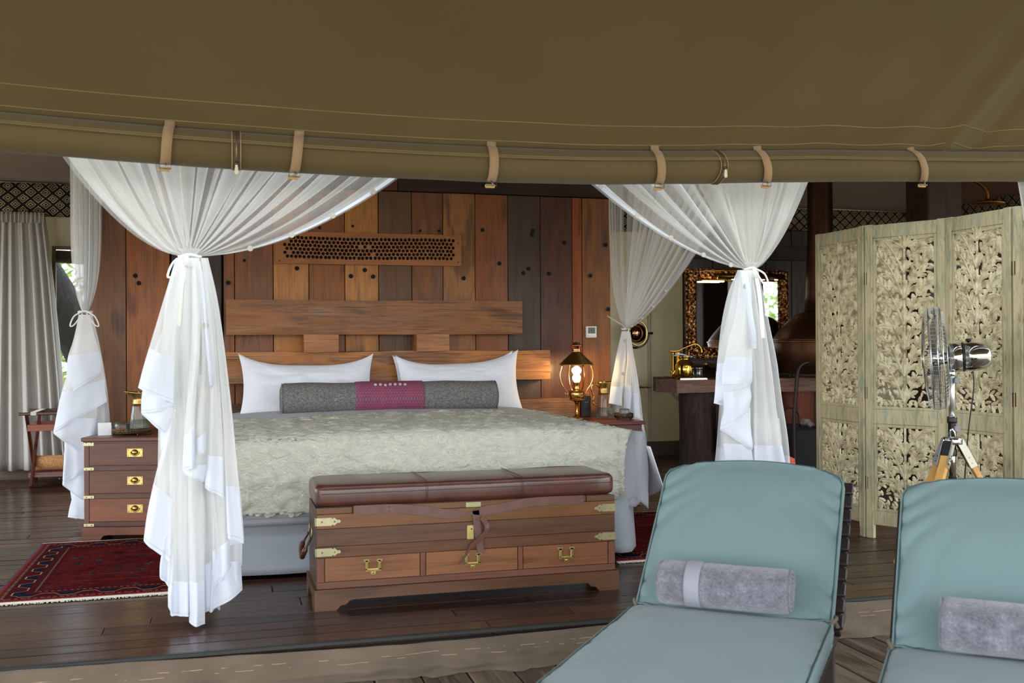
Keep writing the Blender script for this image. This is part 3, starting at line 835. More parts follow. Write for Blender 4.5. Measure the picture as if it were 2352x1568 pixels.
# pillows
def pillow(cx, cy, cz, w, h, th, lean, seed, dip=.19, skew=0.0):
    def surf(u, v, side):
        x = (u * 2 - 1); z = (v * 2 - 1)
        px_ = x * w / 2 * (1 - .075 * (1 - z * z)); pz_ = z * h / 2 * (1 - dip * 2 * (1 - abs(x) ** 3) ** .9 * (1 if z > 0 else .12))
        body = max(0, (1 - abs(x) ** 3.2)) ** .55 * max(0, (1 - abs(z) ** 2.6)) ** .6
        wr = noise.noise(Vector((x * 3 + seed, z * 2.4, side))) * .022 + noise.noise(Vector((x * 6 + seed, z * 10 + x * 5, side))) * .012
        d = side * (th / 2 * body * (1 - .2 * z)) + wr * body * side
        pz_ += skew * x * .5
        Y = cy + d * cos(lean) + pz_ * sin(lean); Z = cz + pz_ * cos(lean) - d * sin(lean) * .3
        return (cx + px_, Y, Z)
    n = 34
    mb = MB(); mb.grid(lambda u, v: surf(u, v, -1), n, n); mb.grid(lambda u, v: surf(u, v, 1), n, n)
    return mb
PW = white_lin
for (cx, cy, cz, w, h, sd, lab, sk_) in (
        (1.655, 7.50, 0.915, .92, .46, 9, 'white pillow mostly hidden behind the right-hand front pillow', .03),
        (0.57, 7.38, 0.915, .94, .47, 1, 'plump white pillow on the side of the bed without the lamp', -.01),
        (1.66, 7.38, 0.915, .93, .47, 4, 'plump white pillow leaning on the headboard beside the brass lamp', .035)):
    mk('pillow', pillow(cx, cy, cz, w, h, .17, .28, sd, skew=sk_), PW, label=lab, cat='pillow', group='white pillows on the bed')

# bolster
bt = thing('bolster', 'long grey tweed bolster with magenta patterned band and small disc buttons', 'bolster cushion', (1.11, 7.08, 0.72), (0, 0, math.radians(-1.5)))
t = NT('tweed'); c = t.co()
g = t.noise(t.map(c, (60, 400, 400)), 1.0, 3, .7) * .6 + t.noise(t.map(c, (500, 60, 60)), 1.0, 3, .7) * .5
bs = t.bsdf(Base_Color=t.ramp(g, [(0.38, lin((52, 52, 52))[:3]), (0.52, lin((98, 97, 94))[:3]), (0.68, lin((158, 156, 150))[:3])]), Roughness=.95)
t.set(bs.inputs['Normal'], t.bump(g, .5, .003)); tweed = t.done(bs)
R_ = .112; L_ = .735
prof = [(0.0, -L_ - .012), (R_ * .6, -L_ - .012), (R_ * .93, -L_), (R_, -L_ + .02)] + [(R_ * (1 + .03 * sin(k * 1.3)), lerp(-L_ + .05, L_ - .05, k / 14)) for k in range(15)] + [(R_, L_ - .02), (R_ * .93, L_), (R_ * .6, L_ + .012), (0, L_ + .012)]
mk('cushion_body', MB().lathe(prof, (0, 0, R_), 32, 'X'), tweed, bt, local=True)
for s_ in (-1, 1):
    mk('piping', MB().tube([(s_ * (L_ - .004), R_ * .97 * cos(a), R_ + R_ * .97 * sin(a)) for a in [2 * pi * k / 28 for k in range(28)]], .003, 6, closed=True), tweed, bt, local=True)
t = NT('band_print'); c = t.co(); X_, Y_, Z_ = t.xyz(c)
a1 = (X_ * 52).fr() - .5
th_ = t.math('ARCTAN2', Z_ - R_, Y_) * (R_ * 52)
r1 = (th_).fr() - .5
d1 = ((X_ * 52 + th_ * .58)).fr() - .5; d2 = ((X_ * 52 - th_ * .58)).fr() - .5
tri = d1.abs().lt(.13).max(d2.abs().lt(.13)).max(r1.abs().lt(.12))
thin = d1.abs().lt(.05).max(d2.abs().lt(.05)).max(r1.abs().lt(.04))
colr = t.mix(tri, lin((112, 98, 112)), t.ramp(t.noise(c, 30, 2), [(0.4, lin((176, 38, 82))[:3]), (0.6, lin((204, 48, 66))[:3])]))
colr = t.mix(thin, colr, lin((70, 40, 92)))
bs = t.bsdf(Base_Color=colr, Roughness=.8); t.set(bs.inputs['Normal'], t.bump(tri, .2, .001)); bandm = t.done(bs)
xb = -.0
mk('patterned_band', MB().lathe([(R_ * 1.035, -.245), (R_ * 1.05, -.2), (R_ * 1.05, .2), (R_ * 1.035, .215)], (0, 0, R_), 40, 'X'), bandm, bt, local=True)
for k in range(7):
    a = math.radians(52); x = -.115 + k * .0335
    p = Vector((x, -R_ * 1.05 * cos(a), R_ + R_ * 1.05 * sin(a) + rnd.uniform(-.003, .003)))
    mk('disc_button', MB().disc(p, .0105, (0, -cos(a), sin(a)), .006, 7), plain('shell_disc', (206, 204, 192), .5, noise_amt=.25, nscale=60), bt, local=True)

# ================================================================== TRUNK
TKX0, TKX1, TKY0, TKY1 = 0.403, 1.838, 4.74, 5.14
tk = thing('trunk', 'long wooden campaign trunk with brown leather seat and brass corners', 'trunk', (1.12, 4.94, 0))
tw = wood('trunk_wood', 'X', 0.38, 0.45, coat=0.25, bump=0.12, cracks=.25)
twz = wood('trunk_wood_upright', 'Z', 0.38, 0.38, coat=0.25, bump=0.12)
c1 = (120, 74, 48)
base_poly = [(-.014, 0), (.085, 0), (.105, .022), (.13, .026), (.145, .042), (.165, .046), (1.27, .046), (1.29, .042), (1.305, .026), (1.33, .022), (1.35, 0), (1.449, 0), (1.449, .085), (1.441, .095), (-.006, .095), (-.014, .085)]
mk('plinth', MB().prism(base_poly, (TKX0, TKY0 - .016, 0), (1, 0, 0), (0, 0, 1), (0, 1, 0), .022), tw, tk, color=(89, 57, 34))
side_poly = [(0, 0), (.09, 0), (.105, .03), (.13, .05), (.30, .05), (.325, .03), (.34, 0), (.43, 0), (.43, .095), (0, .095)]
for xx in (TKX0 - .014, TKX1 - .002):
    mk('plinth_end', MB().prism(side_poly, (xx, TKY0 - .012, 0), (0, 1, 0), (0, 0, 1), (1, 0, 0), .016), wood('plinth_end_wood', 'Y', .4, .35), tk, color=(82, 53, 31))
mk('carcass', MB().box((TKX0 + .012, TKY0 + .012, .09), (TKX1 - .012, TKY1, .44)), tw, tk, color=(61, 39, 22))
zs = [0.095, 0.235, 0.292, 0.372, 0.435, 0.462]
fy = TKY0
def fbox(x0, x1, z0, z1, nm='front_board', col=c1, y=0.0, m=tw, ch=.0015): return mk(nm, MB().box((x0, fy + y, z0), (x1, fy + .016, z1), ch), m, tk, color=col)
fbox(TKX0, TKX1, .096, .125, 'bottom_rail', (104, 64, 46))
fbox(TKX0, TKX1, .2365, .285, col=(92, 57, 32)); fbox(TKX0, TKX1, .2865, .366, col=(87, 56, 36)); fbox(TKX0, TKX1, .3675, .432, col=(110, 71, 36))
fbox(TKX0, TKX0 + .16, .434, .462, col=(104, 68, 37)); fbox(TKX0 + .162, TKX1 - .147, .434, .462, col=(107, 69, 36), y=.004); fbox(TKX1 - .145, TKX1, .434, .462, col=(94, 60, 36))
for (a, b) in ((0, .033), (.474, .497), (.944, .966), (1.402, 1.435)):
    fbox(TKX0 + a, TKX0 + b, .126, .235, 'stile', (108, 66, 46), m=twz)
for i, (a, b) in enumerate(((.035, .472), (.499, .942), (.968, 1.400))):
    dr = fbox(TKX0 + a + .001, TKX0 + b - .001, .1275, .234, 'drawer', [(124, 80, 50), (126, 82, 50), (120, 75, 46)][i], y=.002)
    cx = TKX0 + (a + b) / 2 + (.0, .0, .0)[i]; zc = .185
    hb_ = MB().box((cx - .036, fy - .003, zc - .022), (cx + .036, fy + .004, zc - .008), .001)
    for s_ in (-1, 1):
        hb_.box((cx + s_ * .029 - .007, fy - .003, zc - .015), (cx + s_ * .029 + .007, fy + .004, zc + .03), .001)
        hb_.box((cx + s_ * .03 - .013, fy - .003, zc + .022), (cx + s_ * .03 + .013, fy + .004, zc + .034), .001)
    hb_.prism([(-.014, 0), (.014, 0), (.01, -.014), (-.01, -.014)], (cx, fy - .003, zc - .021), (1, 0, 0), (0, 0, 1), (0, 1, 0), .006)
    mk('handle', hb_, metal('trunk_brass', (190, 178, 118), .32, .2), dr)
    gr = MB().box((cx - .024, fy - .007, zc - .018), (cx + .024, fy - .002, zc - .011), .001)
    for s_ in (-1, 1): gr.box((cx + s_ * .026 - .003, fy - .007, zc - .018), (cx + s_ * .026 + .003, fy - .002, zc + .022), .001)
    gr.lathe([(0, -.002), (.006, 0), (.007, .003)], (cx, fy - .004, zc - .026), 10, 'Y')
    mk('handle_grip', gr, BRASS, dr)
for xx in (TKX0 + .004, TKX1 - .004):
    mk('end_panel', MB().box((xx - .006, TKY0 + .014, .095), (xx + .006, TKY1, .455), .002), wood('end_wood', 'Y', .4, .35), tk, color=(72, 51, 32))
# brass corner straps
for sx, x0 in ((1, TKX0 - .002), (-1, TKX1 + .002)):
    for zc in (.4, .262):
        pl = [(0, -.018), (.068, -.018), (.074, -.012), (.080, -.019), (.088, -.012), (.096, -.006), (.104, -.008), (.110, 0), (.104, .008), (.096, .006), (.088, .012), (.080, .019), (.074, .012), (.068, .018), (0, .018)]
        cb = mk('corner_plate', MB().prism([(x * sx, z) for x, z in pl], (x0, fy - .003, zc), (1, 0, 0), (0, 0, 1), (0, 1, 0), .004), metal('pale_brass', (184, 176, 140), .36, .15), tk)
        mk('corner_return', MB().box((x0 - .003 * sx - .0015, fy - .002, zc - .018), (x0 - .003 * sx + .0015, fy + .045, zc + .018)), metal('pale_brass', (184, 176, 140), .36, .15), cb)
        for dx in (.025, .082):
            mk('screw', MB().lathe([(0, -.003), (.003, -.002), (.0045, 0)], (x0 + sx * dx, fy - .003, zc), 8, 'Y'), OLDBRASS, cb)
lk = mk('lock_plate', MB().box((1.098, fy - .004, .285), (1.13, fy + .002, .35), .001), metal('lock_brass', (204, 188, 116), .35, .15), tk)
mk('keyhole', MB().disc((1.119, fy - .0055, .333), .004, (0, 1, 0), .002, 8), BLACK, lk)
npl = mk('name_plate', MB().box((1.094, fy - .0, .434), (1.166, fy + .006, .457), .001), metal('plate_brass', (176, 170, 126), .45, .2), tk)
mk('engraving', MB().box((1.103, fy - .0012, .449), (1.158, fy + .001, .4505)).box((1.100, fy - .0012, .440), (1.160, fy + .001, .4412)), plain('engraved', (96, 88, 60)), npl)
# leather cushion
leath = NT('brown_leather'); t = leath; c = t.co()
lb = t.ramp(t.noise(c, 7, 5, .6), [(0.3, lin((66, 36, 28))[:3]), (0.7, lin((88, 50, 38))[:3])])
bs = t.bsdf(Base_Color=lb, Roughness=.3); bs.inputs['Coat Weight'].default_value = .3; bs.inputs['Coat Roughness'].default_value = .25
t.set(bs.inputs['Normal'], t.bump(t.noise(c, 180, 3) * .3 + t.noise(c, 9, 4) * .8, .22, .008)); leath = t.done(bs)
cushc = sbox(TKX0 - .006, TKX1 + .004, TKY0 - .004, TKY1 + .01, .462, .560, .026, 6, 16)
for i, p in enumerate(cushc.v):
    if p[2] > .52: cushc.v[i] = (p[0], p[1], p[2] + .006 * noise.noise(Vector((p[0] * 3, p[1] * 4, 0))))
cu = mk('leather_cushion', cushc, leath, tk)
stm = plain('leather_seam', (52, 28, 20), .5)
for xs in (.505, .965):
    X = TKX0 + xs
    for dx in (-.004, .004):
        mk('seam', MB().tube(smooth_path([(X + dx, TKY0 - .0055, .468), (X + dx, TKY0 - .0055, .528), (X + dx, TKY0 + .006, .556), (X + dx, TKY0 + .035, .567), (X + dx - .004, TKY0 + .22, .567), (X + dx, TKY1 - .02, .566)], 20), .0013, 5), stm, cu)
for zz in (.466, .524):
    mk('seam', MB().tube([(TKX0 + .02, TKY0 - .0056, zz), (TKX1 - .02, TKY0 - .0056, zz)], .0012, 5), stm, cu)
# leather straps
strl = plain('strap_leather', (98, 66, 56), .42, nscale=20, noise_amt=.18)
def ribbon(path, w, up, parent, nm, mat, th=.003, wfn=None):
    vs = []; P = [Vector(p) for p in path]
    for i, p in enumerate(P):
        d = (P[min(i + 1, len(P) - 1)] - P[max(i - 1, 0)]).normalized(); n_ = Vector(up).normalized()
        sd = d.cross(n_).normalized(); ww = w * (wfn(i / (len(P) - 1)) if wfn else 1)
        vs += [p - sd * ww / 2, p + sd * ww / 2]
    return mk(nm, MB().add(vs, [(2 * i, 2 * i + 1, 2 * i + 3, 2 * i + 2) for i in range(len(P) - 1)], False), mat, parent, thick=th)
ys = fy - .008
def tp(x, y): p = atY(x, y, ys); return p
ribbon(smooth_path([tp(812, 1172), tp(890, 1168), tp(950, 1170), tp(1010, 1178), tp(1055, 1182), tp(1086, 1177)], 30), .042, (0, -1, 0), tk, 'strap', strl, wfn=lambda t: 1 if t < .72 else max(.3, 1 - (t - .72) * 4))
ribbon(smooth_path([tp(1086, 1177), tp(1112, 1172), tp(1160, 1164), tp(1210, 1154), tp(1262, 1150), tp(1340, 1147)], 30), .042, (0, -1, 0), tk, 'strap', strl, wfn=lambda t: .35 + min(.65, t * 3.4))
ts = ribbon(smooth_path([tp(1092, 1172) , tp(1095, 1200), tp(1099, 1232), tp(1103, 1257), tp(1107, 1270)], 16), .034, (0, -1, 0), tk, 'hanging_strap', strl, wfn=lambda t: 1 if t < .9 else .6)
ribbon(smooth_path([tp(1106, 1188) + Vector((0, -.004, 0)), tp(1116, 1205) + Vector((0, -.018, 0)), tp(1113, 1222) + Vector((0, -.018, 0)), tp(1098, 1238) + Vector((0, -.012, 0)), tp(1082, 1254) + Vector((0, -.006, 0)), tp(1068, 1275) + Vector((0, -.006, 0)), tp(1054, 1296) + Vector((0, -.006, 0))], 30), .024, (.3, -1, 0), tk, 'strap_tongue', strl, wfn=lambda t: 1 if t < .7 else 1.15 - t * .8)
for (px, py) in ((812, 1166), (812, 1176), (893, 1163), (893, 1173), (1262, 1146), (1262, 1155), (1336, 1142), (1336, 1152), (1094, 1191), (1100, 1190)):
    p = tp(px, py); mk('stud', MB().lathe([(0, -.003), (.003, -.001), (.004, .002)], p + Vector((0, -.003, 0)), 8, 'Y'), metal('stud_metal', (150, 130, 100), .3), tk)
# end handle
hx = TKX0 - .012
hg = mk('end_handle', MB().tube(smooth_path([(hx - .004, 4.86, .31), (hx - .035, 4.85, .25), (hx - .04, 4.93, .212), (hx - .035, 5.01, .25), (hx - .004, 5.0, .31)], 24), [.006 if (i < 5 or i > 19) else .013 for i in range(25)], 8), plain('handle_leather', (74, 40, 28), .4), tk)
for yy in (4.86, 5.0):
    mk('handle_ring', MB().tube([(hx + .0, yy + .016 * cos(a), .335 + .022 * sin(a)) for a in [2 * pi * k / 14 for k in range(14)]], .003, 6, closed=True), OLDBRASS, hg)
# ================================================================== NIGHTSTANDS
nsw = wood('chest_wood', 'X', 0.4, 0.6, coat=0.15, bump=0.1, cracks=.25)
nswz = wood('chest_wood_upright', 'Z', 0.4, 0.35, coat=0.2, bump=0.1)
def bedside(loc, rot, w, d, label, group):
    T = thing('nightstand', label, 'nightstand', loc, (0, 0, rot), group)
    L = dict(local=True); P = T
    mk('top', MB().box((-.015, -.015, .612), (w + .015, d, .636), .004), nsw, P, color=(99, 63, 48), **L)
    mk('top_moulding', MB().box((-.005, -.004, .597), (w + .005, d, .613), .002), nsw, P, color=(87, 55, 42), **L)
    bp = [(-.012, 0), (.085, 0), (.1, .008), (.115, .03), (.145, .036), (w - .145, .036), (w - .115, .03), (w - .1, .008), (w - .085, 0), (w + .012, 0), (w + .012, .085), (-.012, .085)]
    mk('plinth', MB().prism(bp, (0, -.012, 0), (1, 0, 0), (0, 0, 1), (0, 1, 0), .02), nsw, P, color=(109, 63, 43), **L)
    for xx in (-.012, w - .006):
        mk('plinth_end', MB().prism([(0, 0), (.09, 0), (.11, .034), (d - .1, .034), (d - .08, 0), (d, 0), (d, .085), (0, .085)], (xx, -.006, 0), (0, 1, 0), (0, 0, 1), (1, 0, 0), .018), wood('plinth_end_wood', 'Y', .4, .35), P, color=(100, 60, 42), **L)
    mk('carcass', MB().box((.004, .004, .085), (w - .004, d, .6), .002), nsw, P, color=(84, 53, 42), **L)
    for xx in (0, w - .03):
        mk('corner_post', MB().box((xx, -.002, .087), (xx + .03, .012, .597), .0015), nswz, P, color=(105, 63, 47), **L)
    zz = [.118, .291, .463]
    for i in range(3):
        z0 = zz[i]; z1 = z0 + .140
        mk('rail', MB().box((.031, -.001, z0 - .031), (w - .031, .01, z0 - .002), .001), nsw, P, color=(90, 57, 43), **L)
        dr = mk('drawer', MB().box((.032, -.003, z0), (w - .032, .01, z1), .002), nsw, P, color=[(122, 70, 44), (106, 66, 46), (102, 64, 45)][i], **L)
        cx = w / 2 - .0; cz = z0 + .078
        hp = mk('handle', MB().box((cx - .048, -.006, cz - .026), (cx + .048, -.002, cz + .026), .001), metal('chest_brass', (208, 180, 108), .25, .15), dr, local=True)
        mb = MB(); 
        mb.lathe([(.030, -.002), (.027, .0), (.02, .006), (0, .008)], (cx, -.0065, cz + .002), 18, 'Y')
        mk_ = mb
        g = MB().tube([(cx + .026 * cos(a), -.010, cz + .004 + .02 * sin(a)) for a in [lerp(-pi * 1.02, .02 * pi, k / 12) for k in range(13)]], .003, 6)
        g.lathe([(0, -.013), (.010, -.011), (.0155, -.006), (.017, 0), (0, .002)], (cx, -.007, cz + .001), 18, 'Y')
        mk('handle_grip', g, BRASS, hp, local=True) if False else mk('handle_grip', g, BRASS, dr, local=True)
        dk = MB().disc((cx, -.0068, cz + .000), .022, (0, 1, 0), .001, 18); mk('handle_recess', dk, plain('recess_brass', (70, 54, 30), .4, .5), dr, local=True)
        for sx in (-1, 1):
            for sz in (-1, 1):
                mk('screw', MB().lathe([(0, -.002), (.003, 0)], (cx + sx * .04, -.006, cz + sz * .019), 8, 'Y'), OLDBRASS, dr, local=True)
    for z0 in (.0875, .2605, .4335, .596):
        for s_, xx in ((1, -.003), (-1, w + .003)):
            hgt = .019 if z0 < .5 else .010
            a, b = sorted((xx, xx + s_ * .064)); 
            cpl = mk('corner_plate', MB().box((a, -.005, z0 + (.0 if z0 < .5 else -.012)), (b, .002, z0 + hgt), .001), metal('pale_brass', (184, 176, 140), .36, .15), P, local=True)
            for dx in (.018, .048): mk('screw', MB().lathe([(0, -.002), (.0035, 0)], (xx + s_ * dx, -.005, z0 + .008), 8, 'Y'), OLDBRASS, cpl, local=True)
    return T
bedside((-0.828, 6.862, 0), math.radians(-13), 0.62, 0.5, 'three-drawer campaign nightstand with brass recessed handles beside the red rug', None)
# far nightstand: simple table with a shelf
T = thing('side_table', 'dark wooden bedside table under the lit brass lamp, mostly hidden by the bed', 'side table', (2.72, 7.32, 0))
mk('table_top', MB().box((2.45, 7.1, .60), (3.0, 7.6, .625), .004), nsw, T, color=(110, 52, 36))
mk('apron', MB().box((2.47, 7.12, .54), (2.98, 7.58, .60), .003), nsw, T, color=(96, 50, 36))
for (a, b) in ((2.475, 7.125), (2.935, 7.125), (2.475, 7.535), (2.935, 7.535)):
    mk('leg', MB().box((a, b, 0), (a + .04, b + .04, .545), .004), nswz, T, color=(118, 70, 46))
mk('shelf', MB().box((2.48, 7.13, .18), (2.97, 7.57, .2), .003), nsw, T, color=(100, 60, 44))
ZT = .636
# ---- tray, jug, glass, card on the near nightstand
gl = glass('clear_glass')
def tray(loc, r, nm, label, hgt=.022, mat=None):
    x, y, z = loc; T = thing(nm, label, 'tray', loc)
    mat = mat or metal('tray_brass', (120, 98, 64), .3, .3)
    mk('tray_plate', MB().lathe([(0, z + .014), (r, z + .014), (r, z + .018), (0, z + .018)], (x, y, 0), 36), mat, T)
    g = MB(); n = 44
    for k in range(n):
        a = 2 * pi * k / n; b = 2 * pi * (k + .5) / n
        p = lambda w, zz: (x + r * cos(w), y + r * sin(w), z + zz)
        g.tube([p(a, .018), p(b, .018 + hgt)], .0017, 4); g.tube([p(a, .018 + hgt), p(b, .018)], .0017, 4)
    for zz in (.018, .018 + hgt * .5, .018 + hgt): g.tube([(x + r * cos(2 * pi * k / 36), y + r * sin(2 * pi * k / 36), z + zz) for k in range(36)], .0022, 5, closed=True)
    mk('gallery', g, mat, T)
    for a in (-2.6, -1.2, .4, 1.9):
        mk('foot', MB().tube(smooth_path([(x + (r - .01) * cos(a), y + (r - .01) * sin(a), z + .016), (x + (r + .01) * cos(a), y + (r + .01) * sin(a), z + .008), (x + (r + .008) * cos(a), y + (r + .008) * sin(a), z + .003)], 6), .004, 6), mat, T)
    return T
def jug(loc, s, ang, label):
    x, y, z = loc; T = thing('jug', label, 'jug', loc, (0, 0, ang), 'glass and brass water jugs')
    prof = [(0, .002), (.054, .002), (.058, .008), (.0575, .02), (.050, .09), (.042, .15), (.040, .165), (.037, .165), (.039, .15), (.047, .09), (.054, .02), (.050, .012), (0, .012)]
    L = dict(local=True)
    mk('glass_body', MB().lathe([(r * s, zz * s) for r, zz in prof], (0, 0, 0), 60, flute=15, famp=.022), gl, T, **L)
    mk('water', MB().lathe([(0, .0125 * s), (.049 * s, .0125 * s), (.052 * s, .02 * s), (.049 * s, .07 * s), (0, .07 * s)], (0, 0, 0), 40), glass('water', 0, (240, 244, 240)), T, **L)
    mb = MB()
    def neck(u, v):
        a = 2 * pi * u; r = lerp(.041, .036, min(1, v * 2.2)) if v < .45 else lerp(.036, .045, (v - .45) / .55)
        sp = max(0, cos(a)) ** 3
        rr = r + sp * .045 * max(0, v - .45) / .55; zz = .163 + .075 * v + sp * .012 * max(0, v - .5)
        return (rr * cos(a) * s, rr * sin(a) * s * (1 - .25 * sp), zz * s)
    mb.grid(neck, 32, 12); mk('brass_collar', mb, metal('jug_brass', (170, 140, 84), .25, .2), T, thick=.002, **L)
    mk('lid', MB().lathe([(0, .24), (.006, .238), (.004, .228), (.034, .222), (.036, .218), (0, .216)][::-1] if False else [(0, .214), (.036, .216), (.034, .222), (.006, .227), (.005, .234), (.007, .24), (0, .246)], (0, 0, 0), 20, mat=Matrix.Scale(s, 4)), metal('jug_brass', (170, 140, 84), .25, .2), T, **L)
    hp = smooth_path([(-.034, 0, .2), (-.06, 0, .226), (-.088, 0, .21), (-.084, 0, .175), (-.074, 0, .15), (-.083, 0, .12), (-.072, 0, .095), (-.052, 0, .088)], 28)
    mk('handle', MB().tube([Vector(p) * s for p in hp], [.0042 * s + .0022 * s * abs(sin(i * .75)) for i in range(29)], 8), metal('jug_brass', (170, 140, 84), .25, .2), T, **L)
    return T
def tumbler(loc, label, s=1.0, grp='upturned drinking glasses'):
    T = mk('drinking_glass', MB().lathe([(r * s, z * s) for r, z in [(.036, 0), (.038, .002), (.036, .05), (.030, .062), (0, .064), (0, .058), (.027, .056), (.033, .046), (.0345, .0), (.036, 0)]], loc, 30, flute=10, famp=.01), gl, label=label, cat='glass', group=grp)
    return T
tc_ = Vector((-0.565, 7.02, ZT))
tray(tc_, .118, 'tray', 'round brass gallery tray on the three-drawer nightstand')
jug(tc_ + Vector((.045, .02, .018)), 1.05, math.radians(180), 'ribbed glass jug with brass spout turned away from the bed, on the near nightstand')
tumbler(tc_ + Vector((-.066, -.01, .018)), 'upturned glass beside the jug on the near brass tray', 1.0)
mk('card', MB().box((-.04, -.0015, 0), (.04, .0015, .08), mat=Matrix.Translation((-.722, 7.0, ZT)) @ Matrix.Rotation(.2, 4, 'Z') @ Matrix.Rotation(-.2, 4, 'X')), plain('white_card', (236, 236, 236), .6), label='small white card standing behind the tray on the near nightstand', cat='card')
mk('tissue_box', MB().box((-.7, 7.18, ZT), (-.56, 7.26, ZT + .05), .005).box((-.69, 7.17, ZT + .05), (-.57, 7.25, ZT + .062), .004), plain('slate_blue_box', (72, 82, 92), .5), label='flat slate-blue box behind the white card on the nightstand', cat='box')

# ---- far side: lamp, jug, glass, tray, socket, thermostat
ZN = .625
lx, ly = 2.575, 7.42
lamp = thing('table_lamp', 'lit brass lantern lamp with conical shade and glass chimney beside the bed', 'lamp', (lx, ly, ZN))
lb_ = metal('lamp_brass', (198, 150, 84), .16, .2)
mk('base', MB().lathe([(0, 0), (.06, 0), (.058, .01), (.03, .02), (.016, .035), (.012, .06), (.011, .11), (.02, .135), (.05, .145), (.062, .15), (.06, .154), (0, .154)], (lx, ly, ZN), 28), lb_, lamp)
mk('oil_font', MB().lathe([(0, .154), (.05, .154), (.058, .17), (.058, .2), (.054, .212), (.062, .214), (.062, .220), (0, .221)], (lx, ly, ZN), 28), lb_, lamp)
mk('burner', MB().lathe([(.022, .22), (.026, .232), (.022, .245), (.024, .262), (.028, .275), (.03, .282), (.0, .284)], (lx, ly, ZN), 24), lb_, lamp)
mk('chimney', MB().lathe([(.026, .28), (.034, .30), (.044, .33), (.045, .36), (.038, .40), (.031, .44), (.028, .47), (.0265, .47), (.0365, .40), (.0435, .36), (.0425, .33), (.0325, .30), (.0245, .28), (.026, .28)], (lx, ly, ZN), 28), gl, lamp)
mk('bulb', MB().lathe([(0, .285), (.012, .288), (.021, .305), (.022, .325), (.014, .345), (0, .352)], (lx, ly, ZN), 18), emit('bulb_glow', (255, 196, 120), 60), lamp)
mk('shade', MB().lathe([(.129, .412), (.131, .414), (.128, .42), (.036, .506), (.034, .512), (.033, .505), (.126, .416), (.129, .412)], (lx, ly, ZN), 20), metal('shade_brass', (150, 120, 60), .3, .15), lamp)
mk('vent_cap', MB().lathe([(.03, .505), (.038, .512), (.034, .52), (.034, .55), (.044, .556), (.046, .562), (.034, .568), (.026, .572), (.03, .58), (0, .586)], (lx, ly, ZN), 26), metal('cap_copper', (200, 140, 96), .15, .15), lamp)
for a in (0.1, pi + .1, pi / 2 + .1, -pi / 2 + .1):
    P = [Vector((lx + r * cos(a), ly + r * sin(a), ZN + z)) for r, z in [(.118, .415), (.135, .36), (.136, .31), (.118, .26), (.09, .225), (.075, .20), (.082, .188), (.094, .192), (.094, .204)]]
    mk('side_arm', MB().tube(smooth_path(P, 26), .0042, 8), metal('arm_copper', (206, 150, 110), .18, .1), lamp)
ld = bpy.data.lights.new('lamp_light', 'POINT'); ld.energy = 45; ld.color = (1.0, .68, .36); ld.shadow_soft_size = .03
lo = bpy.data.objects.new('lamp_light', ld); COL.objects.link(lo); lo.parent = lamp; lo.location = (0, 0, .37)
jug((2.80, 7.42, ZN), 1.18, math.radians(0), 'ribbed glass jug with spout towards the net, on the far bedside table')
tray((2.90, 7.28, ZN), .07, 'tray', 'small dark gallery tray at the edge of the far bedside table', .03, metal('dark_tray', (70, 48, 34), .4, .2))
tumbler((2.905, 7.28, ZN + .018), 'upturned glass in the small tray on the far bedside table', 1.05)
sk_ = thing('socket_box', 'black power socket box against the timber wall behind the lamp', 'socket', (2.715, 7.6, .64))
mk('housing', MB().box((2.675, 7.6, ZN), (2.755, 7.64, .79), .004), BLACK, sk_)
mk('socket_face', MB().box((2.684, 7.595, .69), (2.746, 7.601, .752), .002), plain('socket_face', (12, 12, 13), .3), sk_)
for dx in (.0, .018): mk('indicator', MB().box((2.704 + dx, 7.593, .742), (2.711 + dx, 7.596, .7445)), plain('indicator', (190, 190, 190)), sk_)
tp_ = thing('thermostat', 'white thermostat with grey display on the timber wall above the lamp', 'thermostat', (2.811, PY, 1.25))
mk('body', MB().box((2.768, PY - .016, 1.245), (2.855, PY + .01, 1.335), .003), plain('white_plastic', (228, 226, 216), .45), tp_)
mk('display', MB().box((2.782, PY - .018, 1.278), (2.842, PY - .014, 1.325), .001), plain('lcd', (96, 102, 80), .3), tp_)
def text(name, body, size, loc, rot, mat, parent, ext=.0004):
    cu_ = bpy.data.curves.new(name, 'FONT'); cu_.body = body; cu_.size = size; cu_.extrude = ext; cu_.align_x = 'CENTER'; cu_.align_y = 'CENTER'
    o = bpy.data.objects.new(name, cu_); COL.objects.link(o); o.data.materials.append(mat)
    me = bpy.data.meshes.new_from_object(o); bpy.data.objects.remove(o); o = bpy.data.objects.new(name, me); COL.objects.link(o)
    o.parent = parent; o.matrix_basis = wm(parent).inverted() @ (Matrix.Translation(loc) @ Matrix.Rotation(rot[2], 4, 'Z') @ Matrix.Rotation(rot[0], 4, 'X'))
    return o
ink = plain('lcd_ink', (40, 58, 44), .5)
text('display_digit', '6', .022, (2.811, PY - .0185, 1.303), (pi / 2, 0, 0), ink, tp_)
mk('button', MB().disc((2.780, PY - .018, 1.257), .0028, (0, 1, 0), .003, 8), BLACK, tp_)
for k in range(6): mk('button', MB().box((2.789 + k * .0108, PY - .0175, 1.253), (2.792 + k * .0108, PY - .015, 1.260)), plain('grey_mark', (170, 168, 160)), tp_)

